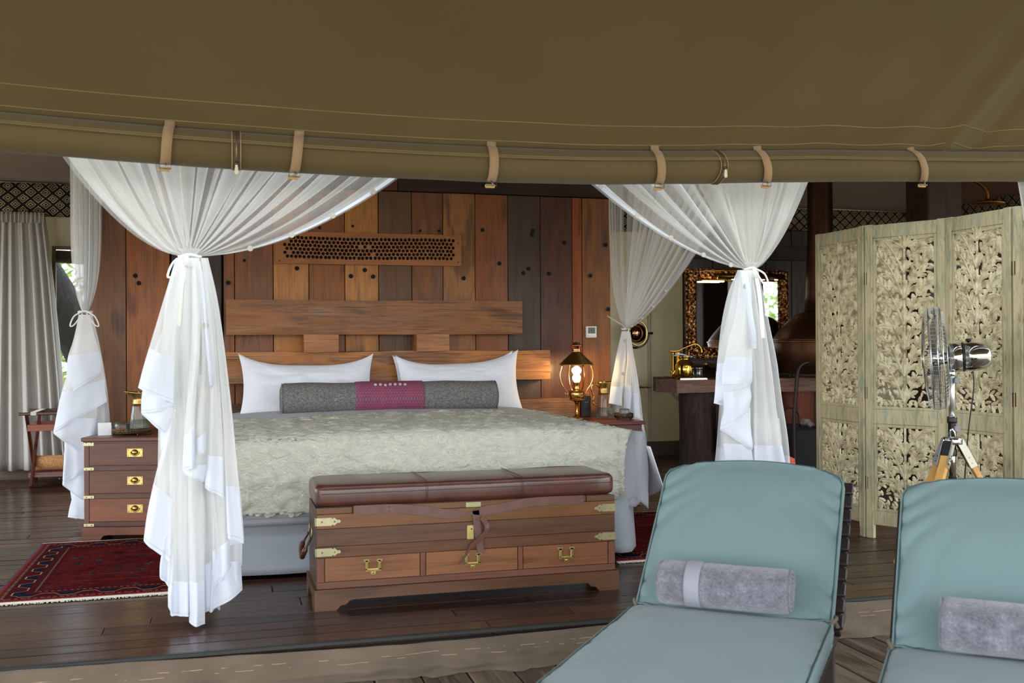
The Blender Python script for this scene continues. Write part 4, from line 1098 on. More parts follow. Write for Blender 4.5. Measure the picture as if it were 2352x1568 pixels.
# ================================================================== RUGS
t = NT('rug_pattern'); c = t.co(); X_, Y_, Z_ = t.xyz(c)   # origin: rug centre
HW, HL = 0.56, 0.745
ex = (X_.abs() * -1.0) + HW; ey = (Y_.abs() * -1.0) + HL
e = ex.min(ey)
n1 = t.noise(t.map(c, (14, 14, 14)), 1.0, 3); n2 = t.noise(t.map(c, (60, 60, 60)), 1.0, 2); n3 = t.noise(t.map(c, (3, 3, 3)), 1.0, 2)
red = t.ramp(n1, [(0.3, lin((50, 10, 13))[:3]), (0.55, lin((84, 15, 17))[:3]), (0.75, lin((60, 16, 18))[:3])])
bord = e.lt(.20)
colr = t.mix(bord * .5, red, lin((60, 17, 22)))
# running scroll in the border
sel = ex.lt(ey)
along = sel * Y_ + (1.0 - sel) * X_; acr = sel * ex + (1.0 - sel) * ey
wave = ((along * 34.0).sin() * 1.8).max(-1.0).min(1.0) * .028 + .105
ln = (acr - wave).abs().lt(.0035) * bord
fill = (acr - wave).gt(.0) * (acr.lt(.135)) * bord * (((along * 34.0).sin()).lt(-.2))
colr = t.mix(fill, colr, lin((22, 22, 40)))
colr = t.mix(ln, colr, lin((156, 128, 100)))
# guard stripes
gs = (e - .045).abs().lt(.006).max((e - .175).abs().lt(.005)) * ((along * 220).sin().gt(-.1))
colr = t.mix(gs, colr, lin((120, 98, 84)))
for q in (.15, .158, .166): colr = t.mix((e - q).abs().lt(.0016), colr, lin((60, 18, 26)))
colr = t.mix(e.lt(.022), colr, lin((108, 30, 28)))
colr = t.mix(ex.lt(.010), colr, lin((62, 62, 74)))
# field motifs
cx_ = (X_ * 9.0).fr() - .5; cy_ = (Y_ * 7.0).fr() - .5
fld = e.gt(.2)
bars = cx_.abs().lt(.12) * cy_.abs().lt(.22) * fld * n3.gt(.5)
colr = t.mix(bars, colr, lin((22, 22, 42)))
med = (X_.abs() * 3.2 + (((Y_ * 2.6).fr() - .5).abs() * 1.2))
colr = t.mix((med.lt(.34) * med.gt(.26)).max(med.lt(.12)) * fld, colr, lin((58, 28, 34)))
colr = t.mix(n2.gt(.78) * fld, colr, lin((128, 100, 88)))
colr = t.mix(n1.gt(.66) * fld * n2.gt(.45), colr, lin((48, 62, 70)))
lat = ((X_ * 26.0).fr() - .5).abs() + ((Y_ * 22.0).fr() - .5).abs()
colr = t.mix(lat.lt(.16) * fld * n1.gt(.42), colr, lin((40, 22, 34)))
colr = t.mix((lat - .42).abs().lt(.035) * fld * n3.gt(.46) * .6, colr, lin((130, 62, 44)))
for q in (.5, .36): colr = t.mix((ey - q).abs().lt(.004) * ex.gt(.25), colr, lin((116, 40, 36)))
colr = t.mix(((along * 150).sin().gt(.6)) * (acr - .035).abs().lt(.02) * bord * .7, colr, lin((104, 52, 42)))
bs = t.bsdf(Base_Color=colr, Roughness=.95); bs.inputs['Specular IOR Level'].default_value = .02
t.set(bs.inputs['Normal'], t.bump(t.noise(t.map(c, (700, 250, 500)), 1.0, 2), .5, .003)); rugm = t.done(bs)
fringe_m = cloth('rug_fringe', (206, 198, 180), weave=300)
def rug(cx, cy, rot, label):
    T = thing('rug', label, 'rug', (cx, cy, 0.0), (0, 0, rot), 'red oriental rugs on either side of the bed')
    mk('rug_pile', MB().grid(lambda u, v: (lerp(-HW, HW, u), lerp(-HL, HL, v), .009 + .0015 * noise.noise(Vector((u * 6, v * 8, cx)))), 24, 30), rugm, T, local=True, thick=.008)
    for s_ in (-1, 1):
        mk('selvedge', MB().grid(lambda u, v: (lerp(-HW, HW, u), s_ * (HL + lerp(-.002, .022, v)), .008), 40, 2), fringe_m, T, local=True, thick=.007)
        mb = MB(); r2 = random.Random(int(cx * 10) + s_)
        for k in range(170):
            xx = lerp(-HW, HW, (k + .5) / 170) + r2.uniform(-.002, .002); l = r2.uniform(.012, .035) if s_ > 0 else r2.uniform(.004, .02)
            dx = r2.uniform(-.012, .012)
            mb.beam((xx, s_ * (HL + .02), .006), (xx + dx, s_ * (HL + .02 + l), .004), .0032, .003)
        f = mk('fringe', mb, fringe_m, T, local=True); f['kind'] = 'stuff'
    return T
rug(-0.495, 6.025, 0.0, 'red oriental rug with cream fringe in front of the three-drawer nightstand')
rug(2.62, 6.04, 0.0, 'red oriental rug just showing between the bed and the nearer lounger')

# ================================================================== LUGGAGE RACK + MAT
T = thing('luggage_rack', 'folding dark wood luggage rack with white webbing by the left curtain', 'luggage rack', (-1.35, 9.72, 0))
lw = wood('rack_wood', 'X', .35, .35, coat=.3); lwz = wood('rack_wood_leg', 'Z', .35, .35, coat=.3)
xa, xb_ = -1.66, -1.02
for (xx, ya, yb) in ((-1.60, 9.52, 9.98), (-1.565, 9.98, 9.52), (-1.09, 9.52, 9.98), (-1.125, 9.98, 9.52)):
    mk('leg', MB().beam((xx, ya, .63), (xx, yb, 0.012), .024, .04, (0, 1, 0), .003), lwz, T, color=(84, 40, 26))
mk('top_bar', MB().beam((xa, 9.5, .632), (xb_, 9.5, .632), .03, .026, ch=.008), lw, T, color=(92, 60, 54))
mk('top_bar', MB().beam((xa, 10.0, .632), (xb_, 10.0, .632), .03, .026, ch=.008), lw, T, color=(92, 60, 54))
mk('crossbar', MB().box((-1.6, 9.56, .48), (-1.09, 9.585, .535), .002), lw, T, color=(150, 66, 20))
mk('crossbar', MB().box((-1.6, 9.9, .50), (-1.09, 9.92, .545), .002), lw, T, color=(120, 52, 22))
for zz, col_ in ((.115, (112, 74, 66)), (.098, (126, 80, 70))):
    mk('lower_shelf', MB().box((-1.6, 9.6 if zz > .1 else 9.58, zz - .012), (-1.06, 9.95, zz + .008), .002), lw, T, color=col_)
wbm = cloth('white_webbing', (226, 220, 206))
for xx in (-1.54, -1.32, -1.12):
    mk('webbing_strap', MB().box((xx - .022, 9.485, .644), (xx + .022, 10.01, .648)).box((xx - .022, 9.482, .62), (xx + .022, 9.486, .648)), wbm, T)
mt = thing('yoga_mat', 'rolled cork exercise mat lying on the shelf of the luggage rack', 'exercise mat', (-1.3, 9.74, .123))
t = NT('cork'); c = t.co()
cn = t.voro(t.map(c, (160, 160, 160)), 1.0); bs = t.bsdf(Base_Color=t.ramp(cn, [(0.2, lin((206, 158, 104))[:3]), (0.6, lin((176, 124, 72))[:3]), (0.85, lin((130, 88, 50))[:3])]), Roughness=.9)
t.set(bs.inputs['Normal'], t.bump(cn, .2, .002)); cork = t.done(bs)
mk('mat_roll', MB().lathe([(0, -.3), (.06, -.3), (.066, -.296), (.066, .296), (.06, .3), (0, .3)], (-1.275, 9.74, .19), 28, 'X'), cork, mt)
inkk = plain('black_ink', (40, 30, 24), .7)
text('lettering', 'GR', .03, (-1.285, 9.69, .234), (pi / 2 - .75, 0, 0), inkk, mt)
mk('small_print', MB().box((-1.33, 9.6762, .2055), (-1.25, 9.6772, .2075)), inkk, mt)
# ================================================================== BED NETS
net = sheer('net_voile', (248, 247, 243), 0.27, 1.0)
net2 = sheer('net_voile_dense', (246, 246, 244), 0.62)
net3 = sheer('net_voile_tail', (246, 247, 247), 0.74)
hemm = cloth('net_white_border', (236, 240, 248), weave=900, mott=0.015, wb_=.15, trans=.3)
ZR = 2.62
rail = thing('bed_canopy_rail', 'slim dark rail high around the bed carrying the white nets', 'canopy rail', (1.05, 6.1, ZR))
mbx = MB()
for a, b in (((-.97, 4.55), (3.07, 4.55)), ((3.07, 4.55), (3.07, 7.66)), ((3.07, 7.66), (-.97, 7.66)), ((-.97, 7.66), (-.97, 4.55))):
    mbx.beam((a[0], a[1], ZR), (b[0], b[1], ZR), .03, .04)
for (x, y) in ((-.97, 4.55), (3.07, 4.55), (-.97, 7.66), (3.07, 7.66)): mbx.tube([(x, y, ZR), (x, y, 3.0 if y < 5 else 3.5)], .008, 6)
mk('rail', mbx, plain('rail_dark', (44, 34, 28), .5), rail)

def fan(P0, P1, K, npl, pL, pR, pM=1.15, xe=1.0, fold=1.6, amp=.02, seed=0, kw=.02, nu=None, nv=30, depth=.03, zstart=0.0):
    """gathered sheet from a rail segment down into a knot; overlapping pleats"""
    P0, P1, K = Vector(P0), Vector(P1), Vector(K); r = random.Random(seed)
    nu = nu or npl * 14
    ph = [r.uniform(-.35, .35) for _ in range(npl + 2)]; fw = [r.uniform(.6, 1.5) for _ in range(npl + 2)]
    dirv = (P1 - P0).normalized(); nrm = Vector((dirv.y, -dirv.x, 0))
    def fn(u, v):
        k = u * npl; i = int(min(k, npl - 1)); w = k + ph[i] * 0
        local = (k - i)
        uu = min(1.0, max(0.0, u + (fold * fw[i] / (2 * pi * npl)) * sin(2 * pi * local)))
        T = P0.lerp(P1, uu) + nrm * (depth * cos(2 * pi * local) * fw[i])
        e = abs(2 * u - 1) ** 2
        p = lerp(pM, pL if u < .5 else pR, e)
        fx = v ** xe; fz = 1 - (1 - v) ** p
        kk = K + dirv * ((u - .5) * kw * 2) + nrm * (.012 * cos(2 * pi * local))
        P = Vector((lerp(T.x, kk.x, fx), lerp(T.y, kk.y, fx), lerp(T.z, kk.z, fz)))
        P += nrm * (amp * sin(v * pi) * noise.noise(Vector((u * npl * .8, v * 2, seed))))
        return P
    return fn, nu, nv
def add_fan(T, name, fn, nu, nv, mat): return mk(name, MB().grid(fn, nu, nv), mat, T)
def edge_band(T, fn, u0, u1, nb, side=-1, off=.012, buttons=True, v0=.02, bts=None, label=None):
    def g(u, v):
        p = Vector(fn(lerp(u0, u1, u), lerp(v0, .985, v))); return p + Vector((0, -off, 0))
    b = mk('edge_band', MB().grid(g, 4, 60), hemm, T)
    if bts:
        for v in bts:
            p = Vector(fn((u0 + u1) / 2, v)) + Vector((0, -off - .006, 0))
            mk('button', MB().disc(p, .0125, (0, 1, 0), .006, 12), plain('net_button', (176, 168, 150), .4), T)
    return b
def cord(T, K, r, thick=.006, drop=None, side=-1, loop=True):
    K = Vector(K); pts = [K + Vector((r * cos(a), r * .8 * sin(a), .004 * sin(3 * a))) for a in [2 * pi * k / 20 for k in range(20)]]
    m = cloth('tie_tape', (238, 236, 228))
    c_ = mk('tie', MB().tube(pts, thick, 8, closed=True), m, T)
    if loop:
        a = K + Vector((side * r * .3, -r * .9, 0))
        P = smooth_path([a, a + Vector((side * .05, -.015, -.03)), a + Vector((side * .075, -.01, -.09)), a + Vector((side * .05, -.01, -.085)), a + Vector((0, -.005, -.01))], 20)
        mk('bow_loop', MB().tube(P, .0048, 6), m, T)
        if drop:
            P = smooth_path([a, a + Vector((side * .02, -.015, -drop * .4)), a + Vector((side * .035, -.02, -drop))], 14)
            ribbon(P, .022, (0, -1, 0), T, 'tie_end', m, .002)
def panel(T, L, R, Yp, band=0.22, tb=None, fold=2, amp=.018, seed=0, kx=None, top=None, dense=False, nu=26, nv=44, off=0.0, hemfn=None, open_=False):
    """one hanging layer of net between a left and a right pixel path (top to bottom) at depth Yp; the last part is opaque border"""
    Lw = [atY(x, y, Yp) for x, y in L]; Rw = [atY(x, y, Yp) for x, y in R]
    sl, sr = smooth_path(Lw, 40), smooth_path(Rw, 40)
    def P(u, v):
        i = v * 40; k = min(int(i), 39); f = i - k
        a = sl[k].lerp(sl[k + 1], f); b = sr[k].lerp(sr[k + 1], f)
        p = a.lerp(b, u)
        w = min(1, v * 2.2)
        edge = sin(pi * u) ** .5 if 0 < u < 1 else 0
        p.y += amp * w * sin(2 * pi * fold * u + seed) + .02 * w * noise.noise(Vector((u * 3, v * 3, seed))) - .03 * w * edge
        return p
    t0 = 1 - band
    if band < 1: mk('net_panel', MB().grid(lambda u, v: P(u, v * t0), nu, nv), net3 if nu >= 50 else net2, T)
    mk('hem_band', MB().grid(lambda u, v: P(u, lerp(t0, 1, v)), nu, 12), hemm, T)
    a = [P(u / 20, 1 - (1 - t0) * .12) + Vector((0, -.004, 0)) for u in range(21)]
    mk('hem_stitching', MB().tube(a, .0010, 3), cloth('hem_thread', (214, 216, 222)), T)

# ---------------- near left net
K = atY(436, 588, 4.65)
N = thing('bed_net', 'near left white net with the longest tail, tied high beside the rug', 'net curtain', (K.x, K.y, 0), group='white nets around the bed')
f1 = fan((-.97, 4.56, ZR), (1.45, 4.56, ZR), K, 16, 1.75, 1.8, 1.1, fold=4.2, seed=3, amp=.03, kw=.035)
add_fan(N, 'front_drape', *f1, net)
f2 = fan((-.95, 4.6, ZR), (-.95, 6.3, ZR), K, 9, 1.7, 1.3, 1.2, fold=1.7, seed=8, kw=.02)
add_fan(N, 'side_drape', *f2, net)
f3 = fan((-.93, 4.62, ZR), (-.25, 4.62, ZR), K, 7, 1.72, 1.3, 1.2, fold=1.5, seed=14, kw=.02)
add_fan(N, 'inner_drape', *f3, net)
edge_band(N, lambda u, v: Vector(f1[0](1.0, v)) + Vector((-.012 - .045 * (1 - u) * (1.1 - v), 0, .0)), 0.0, 1.0, 8, bts=(.41, .505, .62, .735, .85))
cord(N, K, .045, drop=.30, side=-1)
mk('gathers', MB().lathe([(.05, .03), (.034, .012), (.030, 0), (.036, -.015), (.058, -.05)], K, 40, flute=14, famp=.08), net2, N)
Yk = 4.65
panel(N, [(408, 594), (384, 680), (366, 850), (362, 1050), (360, 1180), (372, 1300)], [(478, 594), (502, 700), (528, 900), (546, 1080), (556, 1180), (556, 1300)], Yk + .10, .10, fold=5, amp=.03, seed=1, nu=60)
panel(N, [(405, 592), (384, 670), (374, 800), (388, 1000), (392, 1230), (392, 1408)], [(470, 592), (484, 700), (500, 900), (508, 1100), (512, 1260), (505, 1398)], Yk + .03, .145, fold=5, amp=.035, seed=4, nu=60)
# central tail lobes
panel(N, [(424, 592), (418, 750), (424, 1000), (430, 1250), (434, 1430)], [(446, 592), (456, 750), (464, 1000), (468, 1250), (471, 1434)], Yk - .05, .155, fold=1, amp=.02, seed=2)
panel(N, [(410, 592), (398, 750), (392, 1000), (390, 1250), (394, 1412)], [(426, 592), (428, 750), (430, 1000), (432, 1250), (434, 1412)], Yk - .03, .145, fold=1, amp=.02, seed=5)
panel(N, [(450, 592), (462, 750), (466, 1000), (468, 1220), (470, 1408)], [(462, 592), (486, 750), (500, 1000), (512, 1200), (556, 1356)], Yk + .0, .16, fold=1, amp=.02, seed=7)
# left lapels (front to back)
panel(N, [(404, 592), (384, 660), (360, 740), (330, 840), (317, 890)], [(420, 592), (412, 680), (404, 780), (400, 860), (399, 926)], Yk - .09, .36, fold=1, amp=.015, seed=3, nu=16)
panel(N, [(400, 700), (372, 760), (338, 850), (326, 905), (324, 948)], [(408, 700), (402, 780), (400, 860), (399, 900), (399, 938)], Yk - .06, .40, fold=1, amp=.01, seed=9, nu=12)
panel(N, [(398, 760), (376, 830), (350, 900), (330, 930), (325, 950)], [(400, 760), (400, 840), (400, 900), (400, 950), (378, 996)], Yk - .04, .38, fold=1, amp=.01, seed=6, nu=12)
panel(N, [(400, 800), (385, 880), (374, 950), (368, 1000), (370, 1038)], [(402, 800), (402, 880), (401, 950), (401, 980), (398, 1012)], Yk - .02, .4, fold=1, amp=.01, seed=6, nu=10)
panel(N, [(398, 940), (380, 1010), (360, 1080), (340, 1170), (330, 1240)], [(404, 940), (400, 1040), (396, 1120), (394, 1200), (390, 1290)], Yk - .05, .42, fold=1, amp=.015, seed=10, nu=16)
panel(N, [(396, 1100), (388, 1180), (378, 1240), (368, 1290), (367, 1322)], [(398, 1100), (396, 1180), (395, 1250), (394, 1300), (392, 1348)], Yk - .02, .45, fold=1, amp=.01, seed=11, nu=12)
panel(N, [(396, 1200), (392, 1260), (388, 1320), (386, 1360), (386, 1392)], [(400, 1200), (400, 1260), (399, 1320), (398, 1370), (397, 1408)], Yk - .04, .4, fold=1, amp=.01, seed=12, nu=8)
# right cascade
panel(N, [(440, 592), (442, 700), (436, 850), (424, 980), (418, 1082)], [(456, 592), (462, 700), (458, 820), (448, 940), (448, 1070)], Yk - .10, .20, fold=1, amp=.012, seed=13, nu=14)
panel(N, [(452, 592), (462, 720), (462, 850), (450, 980), (449, 1044)], [(458, 592), (470, 720), (476, 850), (474, 950), (476, 1036)], Yk - .08, .16, fold=1, amp=.012, seed=14, nu=12)
panel(N, [(450, 860), (456, 940), (440, 1010), (424, 1060), (420, 1086)], [(476, 860), (484, 940), (486, 1010), (484, 1060), (472, 1108)], Yk - .06, .22, fold=1, amp=.012, seed=15, nu=14)
panel(N, [(462, 592), (474, 720), (482, 880), (478, 1020), (470, 1118)], [(472, 592), (490, 720), (504, 880), (512, 1020), (514, 1142)], Yk - .07, .20, fold=1, amp=.015, seed=16, nu=16)
panel(N, [(468, 592), (492, 740), (508, 920), (516, 1080), (522, 1232)], [(478, 592), (504, 720), (528, 900), (546, 1080), (560, 1246)], Yk - .04, .20, fold=1, amp=.02, seed=17, nu=18)
panel(N, [(500, 1000), (510, 1080), (516, 1140), (518, 1200), (520, 1254)], [(536, 1000), (545, 1080), (552, 1140), (558, 1200), (561, 1240)], Yk + .0, .3, fold=1, amp=.01, seed=18, nu=12)
panel(N, [(472, 900), (480, 1040), (484, 1160), (488, 1260), (490, 1350)], [(506, 900), (514, 1040), (522, 1140), (528, 1230), (530, 1302)], Yk - .02, .24, fold=1, amp=.015, seed=19, nu=14)
panel(N, [(484, 1000), (490, 1120), (492, 1220), (494, 1300), (492, 1352)], [(536, 1000), (544, 1120), (550, 1220), (554, 1300), (557, 1356)], Yk + .03, .30, fold=2, amp=.012, seed=20, nu=16)
for (px, py) in ((472, 747), (482, 884)):
    p = atY(px, py, Yk - .13); mk('button', MB().disc(p, .013, (0, 1, 0), .006, 12), plain('net_button', (176, 168, 150), .4), N)
panel(N, [(456, 600), (464, 680), (470, 760), (476, 830), (480, 885)], [(460, 600), (472, 680), (479, 760), (486, 830), (491, 885)], Yk - .115, .97, fold=1, amp=.002, seed=1, nu=4)

# ---------------- near right net
Yr = 4.85
K = atY(1722, 617, Yr)
N = thing('bed_net', 'near right white net hanging behind the grey-green loungers', 'net curtain', (K.x, K.y, 0), group='white nets around the bed')
f1 = fan((.92, 4.58, ZR), (3.05, 4.58, ZR), K, 11, 1.6, 1.5, 1.1, fold=4.2, seed=21, amp=.03, kw=.03)
add_fan(N, 'front_drape', *f1, net)
f2 = fan((3.05, 4.6, ZR), (3.05, 6.1, ZR), K, 7, 1.5, 1.3, 1.2, fold=1.5, seed=23)
add_fan(N, 'side_drape', *f2, net)
f3 = fan((2.2, 4.62, ZR), (3.04, 4.62, ZR), K, 5, 1.2, 1.5, 1.2, fold=1.3, seed=24)
add_fan(N, 'inner_drape', *f3, net)
edge_band(N, lambda u, v: Vector(f1[0](0.0, v)) + Vector((.012 + .05 * u * (1.1 - v), 0, .0)), 0.0, 1.0, 8, bts=(.475, .60, .715, .83, .93))
cord(N, K, .035, drop=.36, side=1)
mk('gathers', MB().lathe([(.045, .03), (.03, .012), (.026, 0), (.03, -.015), (.05, -.05)], K, 36, flute=12, famp=.08), net2, N)
panel(N, [(1697, 622), (1676, 700), (1660, 820), (1648, 940), (1636, 1090)], [(1742, 622), (1764, 740), (1784, 860), (1800, 980), (1812, 1090)], Yr + .08, .12, fold=6, amp=.03, seed=31, nu=60)
panel(N, [(1694, 620), (1672, 680), (1655, 760), (1648, 860), (1642, 925)], [(1712, 620), (1712, 700), (1718, 780), (1726, 850), (1728, 878)], Yr - .07, .32, fold=1, amp=.015, seed=32, nu=20)
panel(N, [(1690, 640), (1668, 740), (1650, 820), (1646, 870), (1641, 926)], [(1700, 640), (1700, 740), (1700, 820), (1712, 880), (1716, 950)], Yr - .04, .34, fold=1, amp=.01, seed=33, nu=16)
panel(N, [(1700, 620), (1690, 720), (1672, 790), (1664, 840), (1660, 882)], [(1726, 620), (1728, 720), (1728, 790), (1730, 840), (1729, 876)], Yr - .11, .36, fold=1, amp=.014, seed=34, nu=18)
panel(N, [(1676, 800), (1668, 860), (1662, 900), (1660, 940), (1652, 985)], [(1728, 800), (1726, 860), (1725, 890), (1724, 915), (1716, 950)], Yr - .09, .5, fold=1, amp=.012, seed=35, nu=16)
panel(N, [(1680, 850), (1672, 900), (1662, 940), (1652, 970), (1651, 986)], [(1716, 850), (1720, 900), (1722, 960), (1724, 1010), (1724, 1034)], Yr - .05, .6, fold=1, amp=.012, seed=36, nu=16)
panel(N, [(1716, 620), (1724, 740), (1728, 880), (1729, 1000), (1729, 1090)], [(1736, 620), (1754, 740), (1772, 880), (1788, 1000), (1806, 1090)], Yr - .03, .2, fold=2, amp=.02, seed=37, nu=30)
panel(N, [(1668, 960), (1662, 1000), (1664, 1030), (1668, 1060), (1672, 1090)], [(1722, 960), (1724, 1000), (1728, 1030), (1730, 1060), (1732, 1090)], Yr - .02, .6, fold=1, amp=.012, seed=38, nu=16)
panel(N, [(1730, 960), (1731, 1000), (1732, 1030), (1733, 1060), (1734, 1090)], [(1790, 960), (1796, 1000), (1800, 1030), (1804, 1060), (1810, 1090)], Yr + .02, .4, fold=1, amp=.012, seed=39, nu=16)
p = atY(1714, 657, Yr - .14); mk('button', MB().disc(p, .013, (0, 1, 0), .006, 12), plain('net_button', (176, 168, 150), .4), N)
panel(N, [(1702, 622), (1704, 650), (1712, 700), (1722, 760), (1728, 800)], [(1716, 622), (1722, 650), (1727, 700), (1731, 760), (1734, 800)], Yr - .125, .97, fold=1, amp=.002, seed=1, nu=4)

# ---------------- far left net
Yl = 7.3
K = atY(196, 716, Yl)
N = thing('bed_net', 'far left white net hanging in a narrow column behind the nightstand', 'net curtain', (K.x, K.y, 0), group='white nets around the bed')
f1 = fan((K.x - .085, Yl, ZR), (K.x + .10, Yl, ZR), K, 6, 1.0, 1.0, 1.0, xe=7.0, fold=1.2, seed=41, depth=.03, kw=.018)
add_fan(N, 'front_drape', *f1, net2)
f2 = fan((K.x - .08, Yl + .08, ZR), (K.x + .095, Yl + .1, ZR), K, 5, 1.0, 1.0, 1.0, xe=6.0, fold=1.0, seed=44, depth=.03, kw=.018)
add_fan(N, 'side_drape', *f2, net2)
edge_band(N, f1[0], .56, .66, 8, bts=(.36, .52, .65, .77, .87))
cord(N, K, .04, side=-1); cord(N, K, .042, side=1)
panel(N, [(180, 722), (168, 790), (152, 860), (144, 960), (150, 1060), (170, 1190)], [(212, 722), (230, 800), (246, 900), (252, 1000), (250, 1060), (216, 1186)], Yl + .06, .10, fold=4, amp=.03, seed=45, nu=50)
panel(N, [(182, 722), (168, 780), (155, 820), (152, 860), (158, 905)], [(206, 722), (216, 770), (228, 810), (232, 840), (232, 858)], Yl - .10, .52, fold=1, amp=.02, seed=46, nu=18)
panel(N, [(176, 760), (162, 830), (142, 900), (128, 960), (122, 992)], [(214, 760), (232, 820), (240, 870), (242, 900), (246, 922)], Yl - .07, .50, fold=1, amp=.02, seed=47, nu=24)
panel(N, [(160, 860), (148, 930), (136, 960), (126, 985), (123, 994)], [(214, 860), (222, 930), (222, 960), (214, 1000), (200, 1052)], Yl - .05, .5, fold=1, amp=.015, seed=48, nu=20)
panel(N, [(160, 940), (152, 1000), (148, 1040), (146, 1080), (144, 1112)], [(202, 940), (206, 1000), (208, 1020), (208, 1050), (206, 1072)], Yl - .03, .7, fold=1, amp=.015, seed=49, nu=18)
panel(N, [(168, 1000), (156, 1060), (148, 1090), (144, 1108), (144, 1114)], [(204, 1000), (206, 1060), (206, 1100), (204, 1140), (198, 1152)], Yl - .01, .7, fold=1, amp=.015, seed=50, nu=18)
panel(N, [(184, 1060), (176, 1100), (166, 1140), (158, 1170), (155, 1188)], [(212, 1060), (214, 1100), (216, 1140), (216, 1170), (216, 1190)], Yl + .01, .8, fold=1, amp=.015, seed=51, nu=14)
panel(N, [(200, 760), (212, 860), (216, 920), (214, 960), (210, 990)], [(214, 760), (238, 860), (250, 940), (252, 990), (246, 1010)], Yl + .02, .3, fold=2, amp=.015, seed=52, nu=18)

# ---------------- far right net
Yq = 7.4
K = atY(1437, 755, Yq)
N = thing('bed_net', 'far right white net tied low beside the thermostat and far jug', 'net curtain', (K.x, K.y, 0), group='white nets around the bed')
f1 = fan((K.x - .135, Yq, ZR), (K.x - .02, Yq, ZR), K, 5, 1.0, 1.0, 1.0, xe=5.0, fold=1.3, seed=61, depth=.025, kw=.015)
add_fan(N, 'back_drape', *f1, net)
f2 = fan((3.04, 7.38, ZR), (3.04, 5.15, ZR), K, 12, 1.0, 1.55, 1.1, fold=1.6, seed=63, kw=.015)
add_fan(N, 'side_drape', *f2, net)
edge_band(N, lambda u, v: Vector(f2[0](1.0, v)) + Vector((-.02 - .05 * (1 - u) * (1.1 - v), -.02, .0)), 0.0, 1.0, 6, bts=(.655, .75, .84, .93))
cord(N, K, .03, side=1, loop=False)
mk('tie_cord', MB().tube(smooth_path([K + Vector((.02, -.02, 0)), K + Vector((-.05, -.01, .04)), K + Vector((-.13, .05, .1))], 10), .005, 6), cloth('cord_tape', (206, 196, 180)), N)
panel(N, [(1428, 762), (1416, 820), (1408, 880), (1402, 920), (1398, 960)], [(1448, 762), (1460, 840), (1470, 900), (1478, 960), (1486, 1004)], Yq + .07, .08, fold=4, amp=.025, seed=64, nu=50)
panel(N, [(1428, 760), (1418, 810), (1408, 860), (1402, 900), (1399, 926)], [(1436, 760), (1438, 810), (1434, 860), (1432, 900), (1430, 932)], Yq - .06, .34, fold=1, amp=.012, seed=65, nu=18)
panel(N, [(1434, 760), (1440, 820), (1436, 870), (1434, 910), (1432, 936)], [(1442, 760), (1450, 820), (1450, 870), (1450, 900), (1448, 940)], Yq - .04, .4, fold=1, amp=.01, seed=66, nu=12)
panel(N, [(1440, 760), (1448, 820), (1450, 880), (1450, 930), (1450, 956)], [(1446, 760), (1456, 820), (1464, 880), (1468, 930), (1470, 962)], Yq - .02, .4, fold=1, amp=.01, seed=67, nu=12)
panel(N, [(1430, 880), (1432, 920), (1436, 940), (1440, 950), (1450, 958)], [(1466, 880), (1470, 940), (1474, 970), (1478, 990), (1484, 1003)], Yq + .0, .5, fold=1, amp=.01, seed=68, nu=12)
for py in (782, 858):
    p = atY(1437 - (py - 780) * .07, py, Yq - .10); mk('button', MB().disc(p, .013, (0, 1, 0), .006, 12), plain('net_button', (176, 168, 150), .4), N)

# ---------------- net at the far right of the opening
N = thing('bed_net', 'edge of another pale net hanging beyond the carved screen at the right', 'net curtain', (4.25, 4.55, 0), group='white nets around the bed')
def edgenet(u, v):
    z = lerp(2.7, .02, v); x = 3.80 + lerp(0, .36, u) + .14 * (1 - math.exp(-(max(0, 2.0 - z)) * 1.6)) * (1 - u)
    return (x, 4.265 + .022 * sin(u * 34) + .012 * sin(u * 13), z)
mk('net_panel', MB().grid(edgenet, 70, 30), net2, N)

# ================================================================== CURTAINS on the tent walls
curt = cloth('linen_curtain', (206, 202, 194), weave=300, mott=0.05, trans=.12)
def curtain(xa, xb, xa2, xb2, yy, z0, z1, npl, label, cm=curt, seed=0):
    def fn(u, v):
        x = lerp(lerp(xa, xa2, v ** .8), lerp(xb, xb2, v ** .8), u)
        a = .018 + .04 * v
        y = yy + a * sin(2 * pi * npl * u + sin(u * 7 + seed) * 1.6) + .006 * sin(2 * pi * npl * 2.3 * u)
        return (x, y, lerp(z1, z0, v) - .0)
    T = thing('curtain', label, 'curtain', ((xa2 + xb2) / 2, yy, z0), group='plain linen curtains of the tent walls')
    mk('curtain_cloth', MB().grid(fn, npl * 14, 24), cm, T, thick=.003)
    def head(u, v):
        p = fn(u, 0); return (p[0], yy - .012 + .016 * sin(2 * pi * npl * 1.8 * u), lerp(z1 + .02, z1 - .075, v))
    mk('gathered_heading', MB().grid(head, npl * 16, 3), cm, T, thick=.003)
    return T
curtain(-1.90, -1.535, -1.97, -1.33, 10.06, .10, 2.375, 6, 'pale linen curtain gathered beside the tree window')
curtain(6.0, 6.22, 5.98, 6.24, 9.98, .012, 2.385, 4, 'pale linen curtain between the gilt mirror and the copper flue', seed=3)
